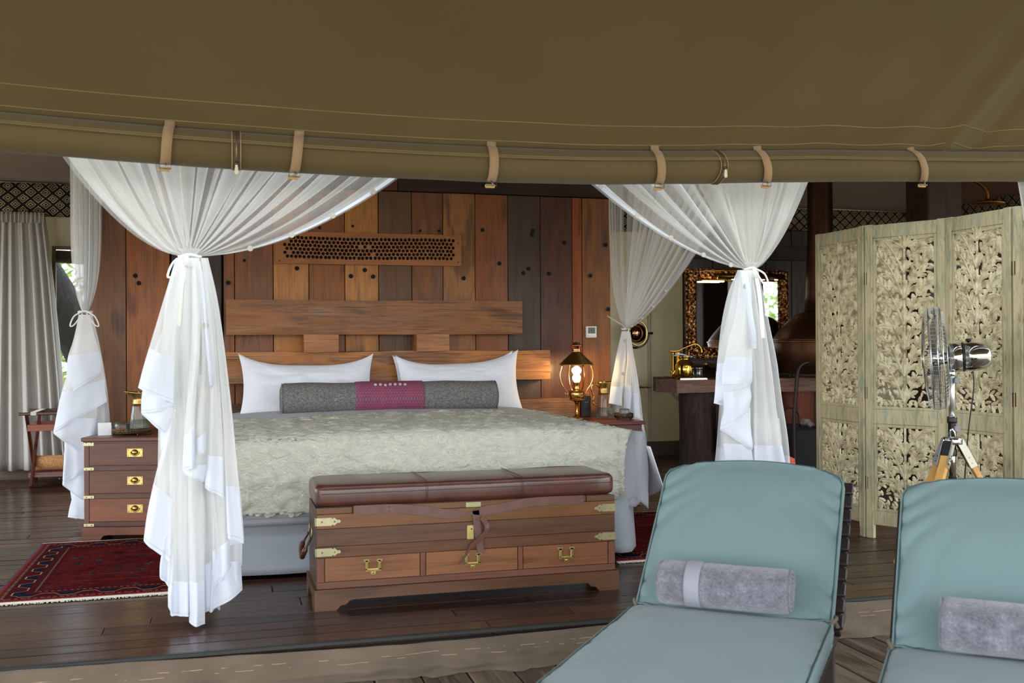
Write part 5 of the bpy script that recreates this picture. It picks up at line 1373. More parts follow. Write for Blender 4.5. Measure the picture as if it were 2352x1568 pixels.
# ================================================================== WASHROOM END
vw = wood('rough_slab', 'X', .7, .6, bump=1.0, worn=.6)  # pale streaks: rough grain, plus front light put into the slab colour
vwz = wood('rough_log', 'Z', .7, .55, bump=1.0, worn=.1)
V = thing('washstand', 'rough timber slab washstand on thick log legs under the gilt mirror', 'washstand', (4.9, 9.2, 0))
mk('slab', rough_beam(4.09, 6.3, 8.93, 9.42, .725, .85, 21, 40, .012), vw, V, color=(132, 98, 84))
mk('back_slab', rough_beam(4.14, 4.55, 9.45, 9.6, .72, .86, 25, 10, .012), vw, V, color=(78, 48, 38))
for (a, b, c_) in ((4.22, 4.56, (52, 34, 26)), (5.30, 5.62, (120, 62, 46))):
    mk('leg', MB().grid(lambda u, v: ((a + b) / 2 + ((b - a) / 2) * cos(2 * pi * u) * (1 + .06 * noise.noise(Vector((u * 3, v * 2, a)))) * 1.05, 9.12 + .16 * sin(2 * pi * u), lerp(0, .74, v)), 28, 10), vwz, V, color=c_)
mk('splashback', MB().box((4.50, 9.50, .96), (5.6, 9.56, 1.03), .006).box((4.5, 9.5, .85), (5.6, 9.56, .93), .006), vw, V, color=(60, 44, 38))
mk('valve', MB().lathe([(.022, 0), (.024, -.01), (.018, -.02), (.008, -.03), (0, -.03)], (4.665, 9.5, .985), 16, 'Y'), BRASS, V)
bs_ = mk('basin', MB().lathe([(0, .855), (.10, .858), (.2, .89), (.29, .95), (.32, .985), (.325, .985), (.29, .94), (.2, .875), (0, .85)], (4.9, 9.22, 0), 40), metal('dark_copper', (96, 60, 34), .35, .4), label='wide dark copper basin on the slab washstand', cat='basin')
pipe = mk('pipes', MB().tube(smooth_path([(4.2, 9.3, .72), (4.24, 9.28, .66), (4.36, 9.2, .62), (4.5, 9.1, .61)], 16), .008, 8).tube(smooth_path([(4.22, 9.32, .72), (4.27, 9.3, .67), (4.4, 9.22, .63), (4.55, 9.14, .62)], 16), .006, 8), metal('steel_hose', (150, 150, 146), .3), V)
rg = thing('towel_ring', 'brass towel ring on the front of the washstand slab', 'towel ring', (4.58, 8.9, .78))
mk('mount', MB().lathe([(.03, 0), (.032, -.01), (.018, -.02), (.014, -.035), (.02, -.05), (0, -.055)], (4.58, 8.925, .79), 18, 'Y'), BRASS, rg)
mk('ring', MB().tube([(4.565 + .088 * cos(a), 8.88 + .02 * sin(a), .70 + .09 * sin(a)) for a in [2 * pi * k / 30 for k in range(30)]], .0045, 8, closed=True), BRASS, rg)
mk('hand_towel', MB().grid(lambda u, v: (4.50 + .15 * (u - .0) * lerp(.7, 1, min(1, v * 3)) + .01 * sin(v * 3), 8.875 + .016 * sin(u * 15) * (1 - .3 * v) - .012, lerp(.615, .16 + .05 * (u > .4), v)), 26, 16), cloth('white_towel', (214, 218, 230), weave=400), label='white hand towel hanging through the brass towel ring', cat='towel', thick=.012)
# brass soap pot with long spout, on a steel tray with a ribbed cup
p0 = Vector((4.22, 9.08, .852))
mk('small_tray', MB().box((4.14, 8.96, .851), (4.42, 9.2, .857)).box((4.14, 8.96, .857), (4.42, 8.965, .866)).box((4.415, 8.96, .857), (4.42, 9.2, .866)), metal('steel_tray', (190, 186, 170), .25), label='small steel tray holding the brass pot on the washstand', cat='tray')
sp_ = thing('brass_pot', 'shiny brass pot with a long curved spout on the washstand tray', 'pot', p0 + Vector((0, 0, .006)))
pb = metal('polished_brass', (226, 178, 80), .12, .1)
mk('pot_body', MB().lathe([(0, .0), (.06, 0), (.082, .02), (.09, .07), (.09, .13), (.07, .165), (.05, .18), (.052, .2), (.07, .212), (0, .214)], p0 + Vector((.02, 0, .006)), 30), pb, sp_)
mk('pot_back', MB().lathe([(0, .0), (.05, 0), (.055, .02), (.055, .24), (.06, .255), (0, .256)], p0 + Vector((-.04, .06, .006)), 24), pb, sp_)
mk('spout', MB().tube(smooth_path([p0 + Vector(q) for q in ((-.14, 0, .272), (-.06, 0, .27), (.02, 0, .30), (.12, 0, .335), (.17, 0, .32), (.195, 0, .285), (.20, 0, .25))], 26), [.006] * 10 + [.009] * 17, 10), pb, sp_)
mk('tap', MB().tube(smooth_path([p0 + Vector(q) for q in ((-.10, -.02, .02), (-.12, -.04, .05), (-.10, -.04, .09))], 8), .011, 8).tube([p0 + Vector((-.15, -.04, .06)), p0 + Vector((-.10, -.04, .08))], .005, 6).tube([p0 + Vector((-.14, -.04, .10)), p0 + Vector((-.12, -.04, .04))], .005, 6), pb, sp_)
mk('pot_cloth', MB().grid(lambda u, v: (p0.x - .09 + .18 * u, p0.y - .03 + .08 * v, p0.z + .225 + .012 * sin(u * 5) + .006 * sin(v * 9)), 12, 6), white_lin, sp_, thick=.01)
mk('steel_cup', MB().lathe([(0, .0), (.058, 0), (.062, .05), (.066, .10), (.069, .105), (.064, .105), (.058, .01), (0, .008)], (4.345, 9.03, .858), 36, flute=12, famp=.03), metal('mirror_steel', (210, 214, 210), .1), label='ribbed mirror-finish cup in front of the brass pot', cat='cup')

# gilt-framed mirror with picture light
gm = NT('embossed_copper'); t = gm; c = t.co(); X_, Y_, Z_ = t.xyz(c)
s1 = ((X_ * 105).sin() * (Z_ * 105).sin()); vv = t.voro(t.map(c, (34, 34, 34)), 1.0)
h = s1 * .4 + vv * 1.2
bs = t.bsdf(Base_Color=t.ramp(vv + s1 * .1, [(0.15, lin((214, 170, 120))[:3]), (0.5, lin((150, 98, 60))[:3]), (0.8, lin((70, 40, 24))[:3])]), Metallic=1.0, Roughness=.34)
t.set(bs.inputs['Normal'], t.bump(h, 1.0, .01)); gilt = t.done(bs)
MXL, MXR, MZ0, MZ1, MYY = 4.545, 5.70, 1.045, 1.93, 9.58
a, b = atY(1576, 617, MYY), atY(1812, 822, MYY)
MXL, MXR, MZ1, MZ0 = a.x, b.x, a.z, atY(1577, 822, MYY).z
mir = thing('wall_mirror', 'large mirror in an embossed gilt frame above the washstand', 'mirror', ((MXL + MXR) / 2, MYY, MZ0))
fwid = .105
fr_ = MB()
for (o_, ax, L__) in (((MXL, MZ0), (1, 0), MXR - MXL), ((MXR, MZ1), (-1, 0), MXR - MXL)):
    dx = ax[0]; up_ = 1 if dx > 0 else -1
    fr_.prism([(0, 0), (L__, 0), (L__ - fwid, fwid), (fwid, fwid)], (o_[0], MYY, o_[1]), (dx, 0, 0), (0, 0, up_), (0, 1, 0), .04)
Hh = MZ1 - MZ0
for (o_, dz, sx) in (((MXL, MZ0), 1, 1), ((MXR, MZ1), -1, -1)):
    fr_.prism([(0, 0), (Hh, 0), (Hh - fwid, fwid), (fwid, fwid)], (o_[0], MYY, o_[1]), (0, 0, dz), (sx, 0, 0), (0, 1, 0), .04)
mk('mirror_frame', fr_, gilt, mir)
inn = MB(); g_ = .012
for q in (fwid, fwid * .12): 
    r_ = [(MXL + q, MZ0 + q), (MXR - q, MZ0 + q), (MXR - q, MZ1 - q), (MXL + q, MZ1 - q)]
    inn.tube([(x, MYY - .004, z) for x, z in r_], .008, 8, closed=True)
mk('frame_bead', inn, metal('gilt', (206, 160, 84), .25, .2), mir)
# little embossed tiles around the frame
tl = MB(); nx_ = 14; nz_ = 10
def emb(cx, cz): 
    tl.box((cx - .030, MYY - .006, cz - .034), (cx + .030, MYY, cz + .034), .004); tl.lathe([(.0, -.012), (.012, -.010), (.016, -.004)], (cx, MYY - .001, cz), 10, 'Y')
for k in range(nx_):
    xx = lerp(MXL + fwid * .6, MXR - fwid * .6, (k + .5) / nx_)
    for zz in (MZ0 + fwid / 2, MZ1 - fwid / 2): emb(xx, zz)
for k in range(nz_):
    zz = lerp(MZ0 + fwid * 1.1, MZ1 - fwid * 1.1, (k + .5) / nz_)
    for xx in (MXL + fwid / 2, MXR - fwid / 2): emb(xx, zz)
eb = mk('embossing', tl, gilt, mir); eb['kind'] = 'stuff'
t = NT('mirror_glass'); bs = t.bsdf(Metallic=1.0, Roughness=.02); t.set(bs.inputs['Base Color'], t.ramp(t.noise(t.co(), 3, 2), [(.3, (.82, .82, .8)), (.7, (.86, .86, .84))]))
mk('mirror_glass', MB().box((MXL + fwid * .9, MYY + .012, MZ0 + fwid * .9), (MXR - fwid * .9, MYY + .02, MZ1 - fwid * .9)), t.done(bs), mir)
pl = thing('picture_light', 'brass tube picture light across the top of the gilt mirror', 'light', (5.1, MYY - .08, MZ1 - .1))
a, b = atY(1648, 634, MYY - .1), atY(1800, 630, MYY - .1)
mk('light_tube', MB().tube([(a.x, MYY - .1, a.z - .0), (b.x, MYY - .1, a.z - .0)], .03, 14), metal('light_brass', (150, 118, 62), .25, .2), pl)
mk('light_arm', MB().tube([((a.x + b.x) / 2, MYY - .1, a.z + .02), ((a.x + b.x) / 2, MYY + .0, a.z + .06)], .01, 8), BRASS, pl)
mk('light_rail', MB().tube([(MXL + .13, MYY - .02, MZ1 - .115), (MXR - .13, MYY - .02, MZ1 - .115)], .005, 6), BRASS, pl)
mk('lamp_strip', MB().box((a.x - .14, MYY - .05, a.z - .055), (a.x + .10, MYY - .03, a.z - .045)).box((a.x + .16, MYY - .105, a.z - .034), (a.x + .19, MYY - .09, a.z - .026)).box((b.x - .25, MYY - .105, a.z - .034), (b.x - .22, MYY - .09, a.z - .026)).box((b.x - .10, MYY - .105, a.z - .034), (b.x - .07, MYY - .09, a.z - .026)), emit('strip_glow', (255, 222, 160), 14), pl)


# round swivel shaving mirror and towel bar
p = atY(1464, 765, 9.95)
rm = thing('shaving_mirror', 'round brass swivel mirror on the beige canvas wall', 'mirror', (p.x, 9.95, p.z))
mk('rim', MB().tube([(p.x + .105 * cos(a), 9.95, p.z + .125 * sin(a)) for a in [2 * pi * k / 36 for k in range(36)]], .012, 8, closed=True), metal('rim_brass', (206, 196, 130), .25, .1), rm)
mk('mirror_disc', MB().lathe([(0, 0), (.1, 0), (.1, .01), (0, .01)], (p.x, 9.955, p.z), 32, 'Y', mat=Matrix.Scale(1.0, 4)), MC['mirror_glass'] if 'mirror_glass' in MC else metal('shaving_glass', (150, 110, 80), .08), rm)
mk('yoke', MB().tube([(p.x + .135 * cos(a), 9.96, p.z + .15 * sin(a)) for a in [lerp(-pi / 2, 0, k / 10) for k in range(11)]], .006, 6).tube([(p.x + .1, 9.95, p.z), (p.x + .17, 9.95, p.z)], .008, 8).tube([(p.x + .155, 9.93, p.z), (p.x + .155, 9.97, p.z)], .014, 10).tube([(p.x, 9.96, p.z - .15), (p.x, 10.19, p.z - .15)], .012, 8), DARKIRON, rm)
p = atY(1495, 889, 9.9)
tb = thing('towel_bar', 'slim pale towel bar on the beige canvas wall', 'towel bar', (p.x - .2, 9.9, p.z))
mk('bar', MB().tube(smooth_path([(p.x - .5, 10.18, p.z), (p.x - .48, 9.93, p.z), (p.x - .4, 9.9, p.z), (p.x - .05, 9.9, p.z), (p.x, 9.92, p.z), (p.x, 10.18, p.z)], 40), .009, 8), metal('bar_metal', (206, 204, 190), .25), tb)

# copper hood and flue over a black hearth
cx, cy = 5.60, 8.9
H = thing('copper_hood', 'domed dark copper fireplace hood with tapered flue pipe', 'fireplace hood', (cx, cy, .9))
cop = plain('hood_copper', (72, 44, 28), .42, .75, .3, 5, .1, 12)
mk('flue', MB().lathe([(.155, 1.49), (.140, 1.7), (.122, 2.2), (.118, 2.8), (.118, 3.7), (0, 3.4)], (cx, cy, 0), 32), cop, H)
mk('dome', MB().lathe([(.470, 1.205), (.45, 1.24), (.40, 1.31), (.32, 1.40), (.24, 1.465), (.155, 1.495), (0, 1.5)], (cx, cy, 0), 44), cop, H)
mk('skirt', MB().lathe([(.405, .90), (.41, .905), (.472, 1.2), (.468, 1.208), (.44, 1.15), (.395, .905), (.405, .90)], (cx, cy, 0), 44), cop, H)
mk('rim_band', MB().tube([(cx + .473 * cos(a), cy + .473 * sin(a), 1.205) for a in [2 * pi * k / 48 for k in range(48)]], .008, 6, closed=True), metal('rim_copper', (170, 112, 66), .3, .2), H)
he = thing('hearth', 'black box hearth under the copper hood', 'hearth', (5.72, 8.55, 0))
mk('fire_box', MB().box((4.88, 8.22, 0), (6.6, 8.86, .42), .01), plain('soot_black', (10, 9, 9), .8), he)
r2 = random.Random(4); 
rock_m = plain('pale_stone', (138, 130, 120), .85, nscale=30, noise_amt=.3)
rocks = []
for k in range(26):
    s = r2.uniform(.03, .055); me_src = None
    xx, yy_ = r2.uniform(5.14, 6.2), r2.uniform(8.30, 8.45) + (k % 3) * .09
    if any((xx - a) ** 2 + (yy_ - b) ** 2 < .0055 for a, b in rocks): continue
    rocks.append((xx, yy_)); mb = MB(); seg, rg2 = 8, 5
    def rock(u, v):
        a = 2 * pi * u; b = pi * (v - .5); d = Vector((cos(a) * cos(b), sin(a) * cos(b), sin(b)))
        return Vector((xx, yy_, .42 + s * .62)) + Vector((d.x * 1.15, d.y, d.z * .72)) * s * (1 + .28 * noise.noise(d * 1.7 + Vector((k, 0, 0))))
    mk('stone', mb.grid(rock, seg, rg2, False), rock_m, label='pale rough stone lying on the black hearth under the copper hood', cat='stone', group='pale stones on the hearth')
pk = mk('fire_poker', MB().tube(smooth_path([atY(1858, 832, 8.2), atY(1843, 836, 8.2), atY(1833, 852, 8.2), atY(1828, 900, 8.2), atY(1824, 960, 8.2), atY(1825, 1060, 8.2), atY(1826, 1096, 8.15)], 30), .017, 8), plain('poker_iron', (44, 30, 24), .5, .4), label='curved dark iron rod leaning against the hearth', cat='fire iron')
c0 = atY(1826, 941, 8.22)
hr = mk('hearth_ring', MB().tube([(c0.x + .088 * cos(a), 8.3 + .01 * sin(a), c0.z - .07 + .095 * sin(a) if False else .515 + .095 * sin(a)) for a in [2 * pi * k / 30 for k in range(30)]], .008, 8, closed=True), DARKIRON, label='dark iron ring standing on the stones behind the curved rod', cat='ring')
a = atY(1806, 1055, 7.6); 
mk('red_box', MB().box((a.x - .02, 7.55, a.z - .09), (a.x + .055, 7.75, a.z - .01), .004).prism([(0, 0), (.075, 0), (.075, .02), (.0, .055)], (a.x - .02, 7.56, a.z - .012), (1, 0, 0), (0, 0, 1), (0, 1, 0), .18), plain('coral_box', (214, 84, 62), .6), label='coral red box edge just showing beside the near right net', cat='box')
mk('stool_stand', MB().box((a.x - .03, 7.5, 0), (a.x + .07, 7.8, a.z - .092), .004), plain('dark_stand', (34, 22, 18), .7), label='dark stand under the coral red box', cat='stand')

# shower head
sh = thing('shower_head', 'wide brass rain shower head on a curved pipe beyond the screen', 'shower head', (5.05, 6.2, 2.12))
c0 = atY(2268, 466, 6.2); 
mk('rose', MB().lathe([(0, .012), (.02, .03), (.028, .012), (.10, .004), (.118, -.003), (.118, -.008), (0, -.01)], c0, 36), metal('shower_brass', (150, 104, 44), .3, .2), sh)
mk('supply_pipe', MB().tube(smooth_path([c0 + Vector((0, 0, .02)), c0 + Vector((.0, 0, .07)), c0 + Vector((-.03, .01, .12)), c0 + Vector((-.10, .03, .16)), c0 + Vector((-.3, .05, .18))], 20), .012, 10), metal('shower_pipe', (96, 60, 34), .35, .2), sh)
mk('riser', MB().tube([c0 + Vector((-.3, .05, .18)), c0 + Vector((-.34, .06, 1.38))], .012, 8), MC['shower_pipe'], sh)
# ================================================================== CARVED SCREEN
t = NT('distressed_paint'); c = t.co()
st_ = t.noise(t.map(c, (30, 30, 4)), 1.0, 4, .6, 1.5); pt_ = t.noise(t.map(c, (5, 5, 3)), 1.0, 4, .6); fl = t.noise(t.map(c, (70, 70, 14)), 1.0, 3)
base = t.ramp(st_ * .5 + pt_ * .5, [(0.38, lin((126, 138, 120))[:3]), (0.46, lin((170, 162, 128))[:3]), (0.57, lin((196, 184, 146))[:3])])
teal = t.ramp(pt_, [(.58, (0, 0, 0)), (.70, (1, 1, 1))])
base = t.mix(teal * .75, base, lin((108, 142, 134)))
wear = t.ramp(fl * .5 + st_ * .5, [(.56, (0, 0, 0)), (.66, (1, 1, 1))])
base = t.mix(wear * .75, base, lin((140, 104, 62)))
bs = t.bsdf(Base_Color=base, Roughness=.75); t.set(bs.inputs['Normal'], t.bump(st_ * .6 + fl * .4, .3, .004)); paint = t.done(bs)
t = NT('carved_whitewash'); c = t.co()
n_ = t.noise(t.map(c, (22, 22, 22)), 1.0, 4)
bs = t.bsdf(Base_Color=t.ramp(n_, [(0.3, lin((150, 134, 98))[:3]), (0.5, lin((204, 192, 154))[:3]), (0.72, lin((228, 218, 188))[:3])]), Roughness=.8)
t.set(bs.inputs['Normal'], t.bump(n_, .4, .004)); carve = t.done(bs)
def leaf(mb, x, z, ang, L, W, y0, th, bend=0.0):
    """lobed carved leaf with a raised midrib; x,z in the panel plane, -y towards the viewer"""
    for q in (.1, .5, .9): LP.append((x + L * q * cos(ang), z + L * q * sin(ang)))
    prof = [(0, .14), (.12, .46), (.24, .40), (.36, .62), (.50, .50), (.62, .60), (.76, .42), (.88, .34)]
    ca, sa = cos(ang), sin(ang)
    def P(a, b, y):
        a2 = a; b2 = b + bend * a * a * L
        return (x + a2 * ca - b2 * sa, y, z + a2 * sa + b2 * ca)
    vs = []; n = len(prof)
    for a, w in prof: vs.append(P(a * L, w * W, y0))
    tip = len(vs); vs.append(P(L, 0, y0))
    for a, w in prof[::-1]: vs.append(P(a * L, -w * W, y0))
    m = len(vs); mid = []
    for a, w in prof: mid.append(len(vs)); vs.append(P(a * L, 0, y0 - th))
    back = len(vs)
    for k in range(m): q = vs[k]; vs.append((q[0], y0 + .008, q[2]))
    fs = []
    for i in range(n - 1):
        fs.append((i, i + 1, mid[i + 1], mid[i])); j = m - 1 - i; fs.append((j - 1, j, mid[i], mid[i + 1]))
    fs.append((n - 1, tip, mid[-1])); fs.append((tip, tip + 1, mid[-1])); fs.append((m - 1, 0, mid[0]))
    for k in range(m): k2 = (k + 1) % m; fs.append((k2, k, back + k, back + k2))
    mb.add(vs, fs, False)
def stem(mb, pts, r0, r1, y0):
    n = len(pts); mb.tube([(p[0], y0 - .008, p[1]) for p in pts], [lerp(r0, r1, i / (n - 1)) for i in range(n)], 6)
LP = []
def lattice(w, z0, z1, x0, seed):
    """mirror-symmetric scrolling foliage filling x0..x0+w, z0..z1 (local coordinates of a screen leaf)"""
    mb = MB(); r = random.Random(seed); cx = x0 + w / 2; hw = w / 2 - .002; H_ = z1 - z0; LP.clear()
    P2 = lambda x, z: (x, z)
    stem(mb, [(cx, z0 - .002), (cx, z1 + .002)], .009, .007, 0)
    step = .155; z = z0 + .02; k = 0; pts = []
    while z < z1 - .05:
        for s_ in (-1, 1):
            # main branch: out and up, curling
            hh = min(.27, z1 - z + .02)
            pa = [(cx + s_ * hw * q * 1.0, min(z1, z + hh * (1 - (1 - q) ** 1.9))) for q in [i / 9 for i in range(10)]]
            stem(mb, pa, .007, .0035, -.002)
            pb = [(cx + s_ * hw * (.12 + .85 * sin(q * 1.5)), min(z1, z + .06 + .11 * (q + .5 * sin(q * 4)))) for q in [i / 7 for i in range(8)]]
            stem(mb, pb, .005, .003, .001)
            for path, n0 in ((pa, 9), (pb, 7)):
                for i in range(1, n0):
                    a = Vector(path[i]); b = Vector(path[i - 1]); d = (a - b); ang = math.atan2(d.y, d.x)
                    for sd in ((1, -1) if path is pa else (1 if i % 2 else -1,)):
                        L_ = .05 + .012 * ((i * 7 + k) % 3); aa = ang + sd * s_ * (.85 - .05 * i)
                        ex, ez = a.x + L_ * cos(aa), a.y + L_ * sin(aa)
                        if abs(ex - cx) > hw or ez > z1 or ez < z0: L_ *= .6
                        ex, ez = a.x + L_ * cos(aa), a.y + L_ * sin(aa)
                        if abs(ex - cx) > hw + .004 or ez > z1 + .004 or ez < z0 - .004: continue
                        leaf(mb, a.x, a.y, aa, L_, L_ * .42, -.004 - .002 * ((i + k) % 2), .007, bend=sd * s_ * 3.0)
        # lozenge leaf on the spine
        leaf(mb, cx, z + .01, pi / 2, .075, .03, -.010, .009)
        for s_ in (-1, 1): leaf(mb, cx, z + .02, pi / 2 - s_ * .55, .07, .028, -.008, .008, bend=s_ * 4)
        z += step; k += 1
    # small leaves closing the larger gaps, mirrored about the spine
    for _ in range(int(w * H_ * 5200)):
        dx = r.uniform(.012, hw - .006); zz = r.uniform(z0 + .008, z1 - .01)
        if all((cx + dx - a) ** 2 + (zz - b) ** 2 > .0185 ** 2 for a, b in LP):
            ang = r.uniform(.1, 1.5) if r.random() < .75 else r.uniform(-.9, .1)
            L_ = r.uniform(.030, .046)
            for s_ in (1, -1):
                aa = ang if s_ > 0 else pi - ang
                leaf(mb, cx + s_ * dx - L_ * .5 * cos(aa), zz - L_ * .5 * sin(aa), aa, L_, L_ * .36, .001, .007, bend=s_ * 3)
    # edge filler leaves joining the frame
    n = int(H_ / .05)
    for i in range(n):
        zz = z0 + (i + .5) * H_ / n
        for s_ in (-1, 1):
            a = (pi if s_ > 0 else 0) + s_ * r.uniform(-.9, -.2)
            leaf(mb, cx + s_ * (hw + .001), zz, a, r.uniform(.035, .05), .018, -.003, .006)
    for i in range(int(w / .045)):
        xx = x0 + (i + .5) * w / int(w / .045)
        leaf(mb, xx, z0 - .001, pi / 2 + r.uniform(-.5, .5), .045, .018, -.003, .006); leaf(mb, xx, z1 + .001, -pi / 2 + r.uniform(-.5, .5), .04, .018, -.003, .006)
    return mb
SC = thing('folding_screen', 'tall folding screen of carved foliage panels in distressed mint paint', 'folding screen', (3.9, 5.2, 0))
A_ = (3.81, 6.10); B_ = (3.805, 5.552); C_ = (4.045, 5.11); D_ = (4.055, 4.60); E_ = (4.33, 4.17)
HT = 1.915
def screen_leaf(p, q, seed, idx, mirror=1):
    p, q = Vector((*p, 0)), Vector((*q, 0)); d = q - p; W = d.length; ang = math.atan2(d.y, d.x)
    # local x runs p->q ; local -y faces the viewer side
    F = thing('screen_panel', None, None, (0, 0, 0)); F.parent = SC
    F.matrix_basis = Matrix.Translation(-SC.location) @ Matrix.Translation(p) @ Matrix.Rotation(ang, 4, 'Z')
    F['label'] = ['narrow carved panel', 'front-facing carved panel', 'carved panel behind the fan', 'end panel at the edge'][idx]
    sw = .054; th = .014
    L = dict(local=True)
    for nm, x0, x1 in (('stile', 0.003, sw), ('stile', W - sw, W - .003)):
        mk(nm, MB().box((x0, -th, .0), (x1, th, HT), .004), paint, F, **L)
        mk('bead', MB().box((x0 + .004 if x0 > sw else x1 - .012, -th - .004, .06), (x0 + .012 if x0 > sw else x1 - .004, -th + .004, HT - .06), .002), paint, F, **L)
    for z0, z1 in ((.085, .17), (.70, .79), (HT - .085, HT - .004)):
        mk('cross_rail', MB().box((sw, -th + .001, z0), (W - sw, th - .001, z1), .004), paint, F, **L)
    ins = .018
    for z0, z1 in ((.17, .70), (.79, HT - .085)):
        mb = MB()
        for bx in (((sw, -.010, z0), (sw + ins, .010, z1)), ((W - sw - ins, -.010, z0), (W - sw, .010, z1)), ((sw + ins, -.010, z0), (W - sw - ins, .010, z0 + ins)), ((sw + ins, -.010, z1 - ins), (W - sw - ins, .010, z1))): mb.box(bx[0], bx[1], .003)
        mk('inner_moulding', mb, paint, F, **L)
        o = mk('carved_foliage', lattice(W - 2 * sw - 2 * ins + .002, z0 + ins, z1 - ins, sw + ins - .001, seed + int(z0 * 10)), carve, F, fixn=False, **L)
    return F
screen_leaf(A_, B_, 1, 0); screen_leaf(B_, C_, 2, 1); screen_leaf(C_, D_, 3, 2); screen_leaf(D_, E_, 4, 3)
for (hx, hy) in (B_, D_):
    for zz in (1.55, .85, .3): mk('hinge', MB().box((hx - .006, hy - .022, zz), (hx + .006, hy + .022, zz + .075), .001), plain('rusty_hinge', (92, 56, 40), .6, .5), SC)

# ================================================================== TRIPOD FAN
fx, fyy = 3.525, 4.42
FN = thing('tripod_fan', 'chrome fan on a pale wooden tripod in front of the carved screen', 'fan', (fx, fyy, 0))
zc = 1.12
ax = Vector((-.80, .60, -.06)).normalized()
body_c = Vector((fx + .04, fyy, zc))
rot_ = ax.to_track_quat('X', 'Z').to_matrix().to_4x4()
def along(r, prof, seg=28):
    return MB().lathe([(rr, x) for x, rr in prof], (0, 0, 0), seg, 'X', mat=None)
MBd = MB().lathe([(0, -.158), (.03, -.155), (.052, -.14), (.066, -.115), (.072, -.085), (.072, -.03)], (0, 0, 0), 32, 'X', mat=rot_)
mk('motor_dome', MBd.add([], []), CHROME, FN) if False else None
def axl(prof, seg=32): 
    mb = MB().lathe(prof, (0, 0, 0), seg, 'X'); mb.v = [tuple(rot_ @ Vector(p) + body_c) for p in mb.v]; return mb
bd = mk('motor_dome', axl([(0, -.158), (.03, -.155), (.052, -.14), (.066, -.115), (.072, -.085), (.072, -.022)]), CHROME, FN)
mk('motor_collar', axl([(.073, -.022), (.0735, .038), (.06, .045), (.03, .05), (0, .05)]), CHROME, FN)
mk('seam_ring', axl([(.0735, -.026), (.0745, -.022), (.0735, -.018)]), plain('dark_groove', (50, 50, 50), .4, .6), FN)
mk('knob', MB().lathe([(.006, 0), (.006, .01), (.014, .014), (.014, .024), (0, .026)], body_c + Vector((.06, 0, .068)), 16), BLACK, FN)
RC = .258
wires = MB(); cc = body_c + ax * .12
e1 = Vector((0, 1, 0)); e1 = (e1 - ax * e1.dot(ax)).normalized(); e2 = ax.cross(e1)
def cp(x, r, a): return body_c + ax * x + (e1 * cos(a) + e2 * sin(a)) * r
NW = 72
for k in range(NW):
    a = 2 * pi * k / NW
    wires.tube([cp(.048, .045, a), cp(.052, .16, a), cp(.060, .235, a), cp(.075, RC - .004, a), cp(.10, RC, a), cp(.13, RC - .003, a), cp(.15, .235, a), cp(.165, .13, a), cp(.168, .05, a)], .0013, 4, caps=False)
mk('guard_wires', wires, metal('guard_chrome', (190, 190, 188), .2), FN)
rings = MB()
for x, r in ((.10, RC + .002), (.075, RC - .002), (.13, RC - .001), (.055, .18), (.163, .15), (.168, .05), (.048, .048)):
    rings.tube([cp(x, r, 2 * pi * k / 48) for k in range(48)], .0026 if r > .2 else .0018, 6, closed=True)
mk('guard_ring', rings, metal('guard_chrome', (190, 190, 188), .2), FN)
for b in range(4):
    def blade(u, v, b=b):
        a = b * pi / 2 + .3 + lerp(-.28, .5, u) * (.6 + .5 * v); r = lerp(.035, .225, v)
        return cp(.105 + .035 * (u - .5), r, a)
    mk('blade', MB().grid(blade, 8, 10), metal('blade_alloy', (170, 170, 168), .3), FN, thick=.002)
mk('hub', axl([(.03, .05), (.035, .09), (.035, .12), (.02, .13), (0, .13)]), CHROME, FN)
mk('hub_badge', axl([(.045, .166), (.045, .172), (0, .173)]), CHROME, FN)
nk = Vector((fx + .0, fyy, 0))
mk('neck_pole', MB().tube([(fx, fyy, .82), (fx, fyy, 1.06)], .0145, 16), metal('sky_lit_chrome', (245, 245, 245), .38), FN)  # pale rough metal puts the sky's reflection into the pole's colour
mk('neck_joint', MB().lathe([(.018, 0), (.02, .004), (.02, .03), (.016, .034), (0, .034)], (fx, fyy, 1.025), 18), CHROME, FN)
mk('chain', MB().tube([(fx - .018, fyy - .005, 1.04), (fx - .020, fyy - .005, .9), (fx - .018, fyy - .005, .81)], .0022, 5), OLDBRASS, FN)
mk('lower_collar', MB().lathe([(.021, .695), (.021, .79), (.023, .792), (.023, .82), (.021, .824), (0, .824)], (fx, fyy, 0), 20), CHROME, FN)
mk('black_ring', MB().lathe([(.0235, .79), (.024, .8), (.024, .815), (.0235, .82)], (fx, fyy, 0), 20), BLACK, FN)
mk('black_ring', MB().lathe([(.0215, .625), (.0225, .63), (.0225, .655), (.0215, .66)], (fx, fyy, 0), 20), BLACK, FN)
kn = lambda r: [(r * (1 + .12 * (k % 2)) * cos(2 * pi * k / 12), r * (1 + .12 * (k % 2)) * sin(2 * pi * k / 12)) for k in range(12)]
for zz in (1.005, .765):
    mk('clamp_knob', MB().prism(kn(.0155), (fx + .006, fyy - .034, zz), (1, 0, 0), (0, 0, 1), (0, 1, 0), .012), plain('grey_knob', (120, 122, 124), .5), FN)
mk('inner_tube', MB().tube([(fx, fyy, .50), (fx, fyy, .70)], .0175, 16), CHROME, FN)
mk('tube_cap', MB().lathe([(0, .478), (.016, .48), (.020, .49), (.020, .52), (0, .522)], (fx, fyy, 0), 18), BLACK, FN)
mk('hub_plate', MB().lathe([(.05, .685), (.052, .69), (.052, .715), (.045, .722), (0, .722)], (fx, fyy, 0), 6), CHROME, FN)
legw = wood('tripod_wood', 'Z', .45, .25, bump=.08, coat=.15)
